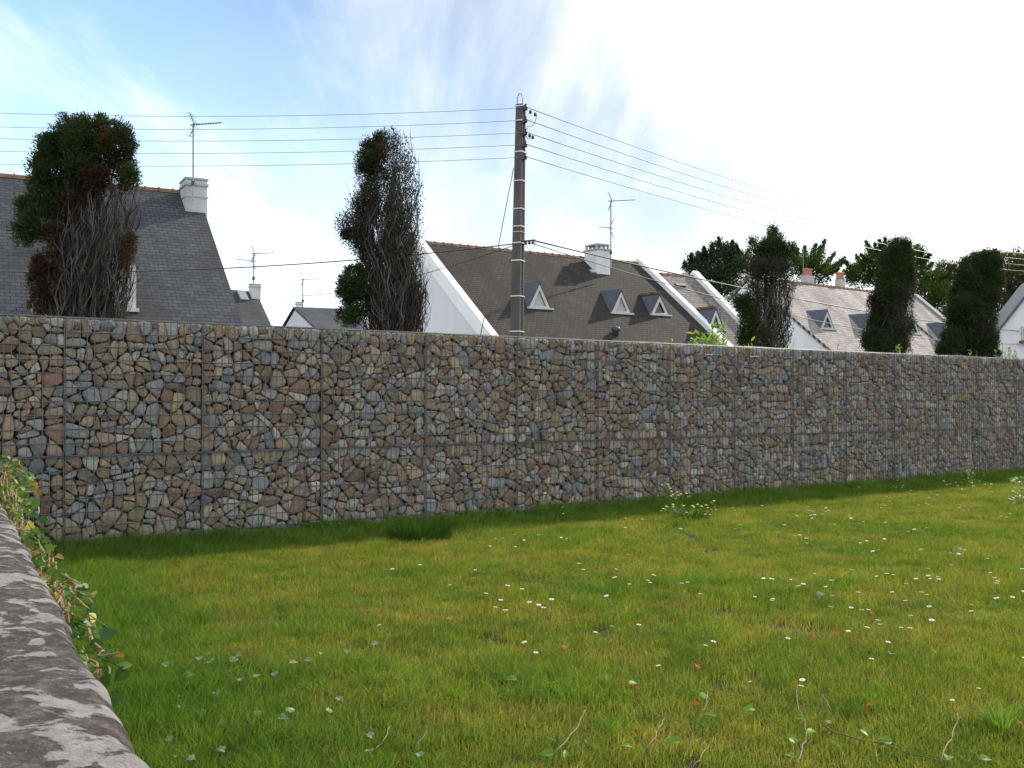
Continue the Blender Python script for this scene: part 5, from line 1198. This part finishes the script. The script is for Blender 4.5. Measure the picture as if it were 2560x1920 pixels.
for (x, y) in T_(cC, [(75, 1180), (435, 1258), (555, 1362), (400, 1455), (380, 1565), (690, 1300), (945, 1350), (1165, 1445), (1615, 1560), (1870, 1580), (1155, 745)]): big_leaf(x, y, .09, 'weed_green', 'folded', 'bright green weed leaf in the lower right grass', 'green weed leaves lower right')
for (x, y) in T_(cC, [(540, 630), (1020, 440), (970, 1150), (2190, 1300), (1610, 545), (870, 640), (735, 590), (1285, 640)]): big_leaf(x, y, .055, 'weed_red', 'folded', 'red or orange withered dock leaf upright in the right lawn', 'red leaves in the right lawn', 1.5)
for (x, y) in T_(cD, [(1355, 655), (590, 125), (2050, 855), (2000, 1145), (610, 720), (970, 700), (1545, 1010)]): big_leaf(x, y, .055, 'weed_red', 'folded', 'rust-orange withered leaf in the centre foreground grass', 'rust leaves in the centre foreground', 1.2)
def twig(L_, lab, r=0.0035, mat='twig'):
    n_ = len(L_); P_ = [on_z(x, y, 0.055 + 0.022 * math.sin(i_ * 2.1) if n_ > 2 else (0.045 + 0.035 * (i_))) for i_, (x, y) in enumerate(L_)]
    Q = []
    for a, b in zip(P_[:-1], P_[1:]):
        for t in (0, .33, .66): Q.append(a + (b - a) * t + rv() * .004)
    Q.append(P_[-1]); mb = MB(); r = r * 0.48; mb.tube(Q, [r * (1 - .5 * i_ / len(Q)) for i_ in range(len(Q))], 6)
    for i_ in range(1, len(Q), 2): 
        if random.random() < .6: mb.tube([Q[i_], Q[i_] + rv() * .02], r * .6, 4)
    o = mb.build('twig', M[mat], None, True, loc=(P_[0][0], P_[0][1], 0)); tag(o, lab, 'twig', 'dry cut stems in the grass')
twig(T_(cD, [(905, 1530), (1040, 1370), (1110, 1270), (1150, 1185)]), 'long pale dry stem slanting through the bottom centre grass', .004)
twig(T_(cD, [(1115, 1455), (1135, 1380)]), 'short dry stub just right of the long bottom centre stem', .0035)
twig(T_(cD, [(1650, 1480), (1720, 1350), (1765, 1270), (1780, 1200)]), 'pale bent dry stem with a whitish node right of bottom centre', .0045)
twig(T_(cD, [(1820, 1110), (1860, 1020)]), 'short dry stem just above the bent one right of bottom centre')
twig(T_(cD, [(2080, 1210), (2110, 1120), (2115, 1040)]), 'pinkish dry stem standing beside an orange leaf')
twig(T_(cD, [(1920, 1520), (1990, 1420)]), 'short dry stem slanting below the pinkish one')
twig(T_(cD, [(2000, 1640), (2060, 1550), (2120, 1475)]), 'dry stem touching the bottom photo edge')
twig(T_(cE, [(1695, 1500), (1770, 1420), (1820, 1310)]), 'thin brown dry stem left of the bottom centre')
twig(T_(cE, [(2010, 1490), (2110, 1350)]), 'thin brown dry stem just left of the longest centre one')
twig(T_(cE, [(1850, 610), (1935, 555)]), 'short reddish straw in the mid lawn above the pale leaves')
twig(T_(cE, [(480, 915), (620, 840)]), 'light brown straw among the pale leaf cluster on the left')
twig(T_(cC, [(420, 1640), (450, 1500), (490, 1400), (480, 1270), (440, 1180), (415, 1030)]), 'long wavy pale stem rising in the lower right grass', .004)
twig(T_(cC, [(680, 1190), (650, 1110), (625, 1060)]), 'short pale straw right of the long wavy stem')
twig(T_(cC, [(1560, 1580), (1640, 1400), (1680, 1300), (1685, 1210)]), 'whitish curved stem near the lower right corner', .0045)
twig(T_(cC, [(620, 1310), (700, 1360), (1000, 1430), (1300, 1520), (1560, 1590)]), 'long dark red bramble runner lying across the lower right grass', .005, 'twig_red')
st = MB()
def pebble(px, py, r_, lab, c=(0.32, 0.24, 0.19)):
    p = on_z(px, py, 0.05); mb = MB(); mb.lathe(p - (0, 0, .06), [(r_ * .6, 0), (r_ * 1.2, .03), (r_ * 1.1, .045), (r_ * .6, .055), (r_ * .1, .058)], 9); o = mb.build('stone', simple('pebble', c, .8), None, True, loc=(p[0], p[1], 0)); tag(o, lab, 'stone')
    for v in o.data.vertices: v.co += Vector(rv() * .003)
pebble(*T_(cC, [(590, 250)])[0], .020, 'brown stone half sunk in the grass in the right lawn')
pebble(*T_(cB, [(1160, 1560)])[0], .018, 'small grey stone in the right lawn grass below the flower patch', (.3, .3, .32))

# ---------------------------------------------------------------- labels that say where each small lawn plant stands
def project(p):
    v = Vector(p) - cam.location; c = math.cos(PITCH); s_ = math.sin(PITCH); y = v.y * c + v.z * s_; z = -v.y * s_ + v.z * c
    return 1280 + F * v.x / y, 960 - F * z / y
COLS = [(560, 'below the large slate house'), (850, 'below the far houses'), (1150, 'below the half-bare cypress'), (1310, 'below the utility pole'), (1450, 'below the leftmost triangular dormer'), (1600, 'below the second triangular dormer'), (1740, 'below the third triangular dormer'), (1850, 'below the narrow grey house'), (1990, 'below the third cypress'), (2140, 'below the pale slate roof'), (2300, 'below the fourth cypress'), (2450, 'below the rightmost cypress'), (9999, 'below the edge house')]
ROWS = [(1265, 'at the wall foot'), (1330, 'near the wall'), (1420, 'in the far lawn'), (1510, 'mid lawn'), (1610, 'in the near lawn'), (1740, 'in the nearest grass'), (9999, 'by the bottom edge')]
cells_ = {}
for o in list(col.objects):
    if o.parent is None and o.get('category') in ('daisy', 'leaf'):
        zz = 0.08 if o['category'] == 'daisy' else 0.04
        x, y = project(o.location + Vector((0, 0, zz))); k = (o['category'], next(n for a, n in COLS if x < a), next(n for a, n in ROWS if y < a)); cells_.setdefault(k, []).append((x, o))
ORD = ['leftmost', 'second from left', 'third from left', 'fourth from left', 'fifth from left', 'sixth from left', 'seventh from left', 'eighth from left', 'ninth from left', 'tenth from left', 'eleventh from left', 'twelfth from left', 'thirteenth from left', 'fourteenth from left', 'fifteenth from left', 'sixteenth from left', 'seventeenth from left', 'eighteenth from left', 'nineteenth from left', 'twentieth from left', 'twenty-first from left', 'twenty-second from left', 'twenty-third from left', 'twenty-fourth from left']
for (cat, cn, rn), lst in cells_.items():
    lst.sort(key=lambda t: t[0])
    for i_, (x, o) in enumerate(lst):
        w_ = 'white daisy' if cat == 'daisy' else {'pale': 'pale leaf', 'smal': 'pale leaf', 'brig': 'green leaf', 'red ': 'red leaf', 'rust': 'rusty leaf'}[o['label'][:4]]
        o['label'] = f'{w_} {rn} {cn}' + (f', {ORD[min(i_, 23)]}' if len(lst) > 1 else '')
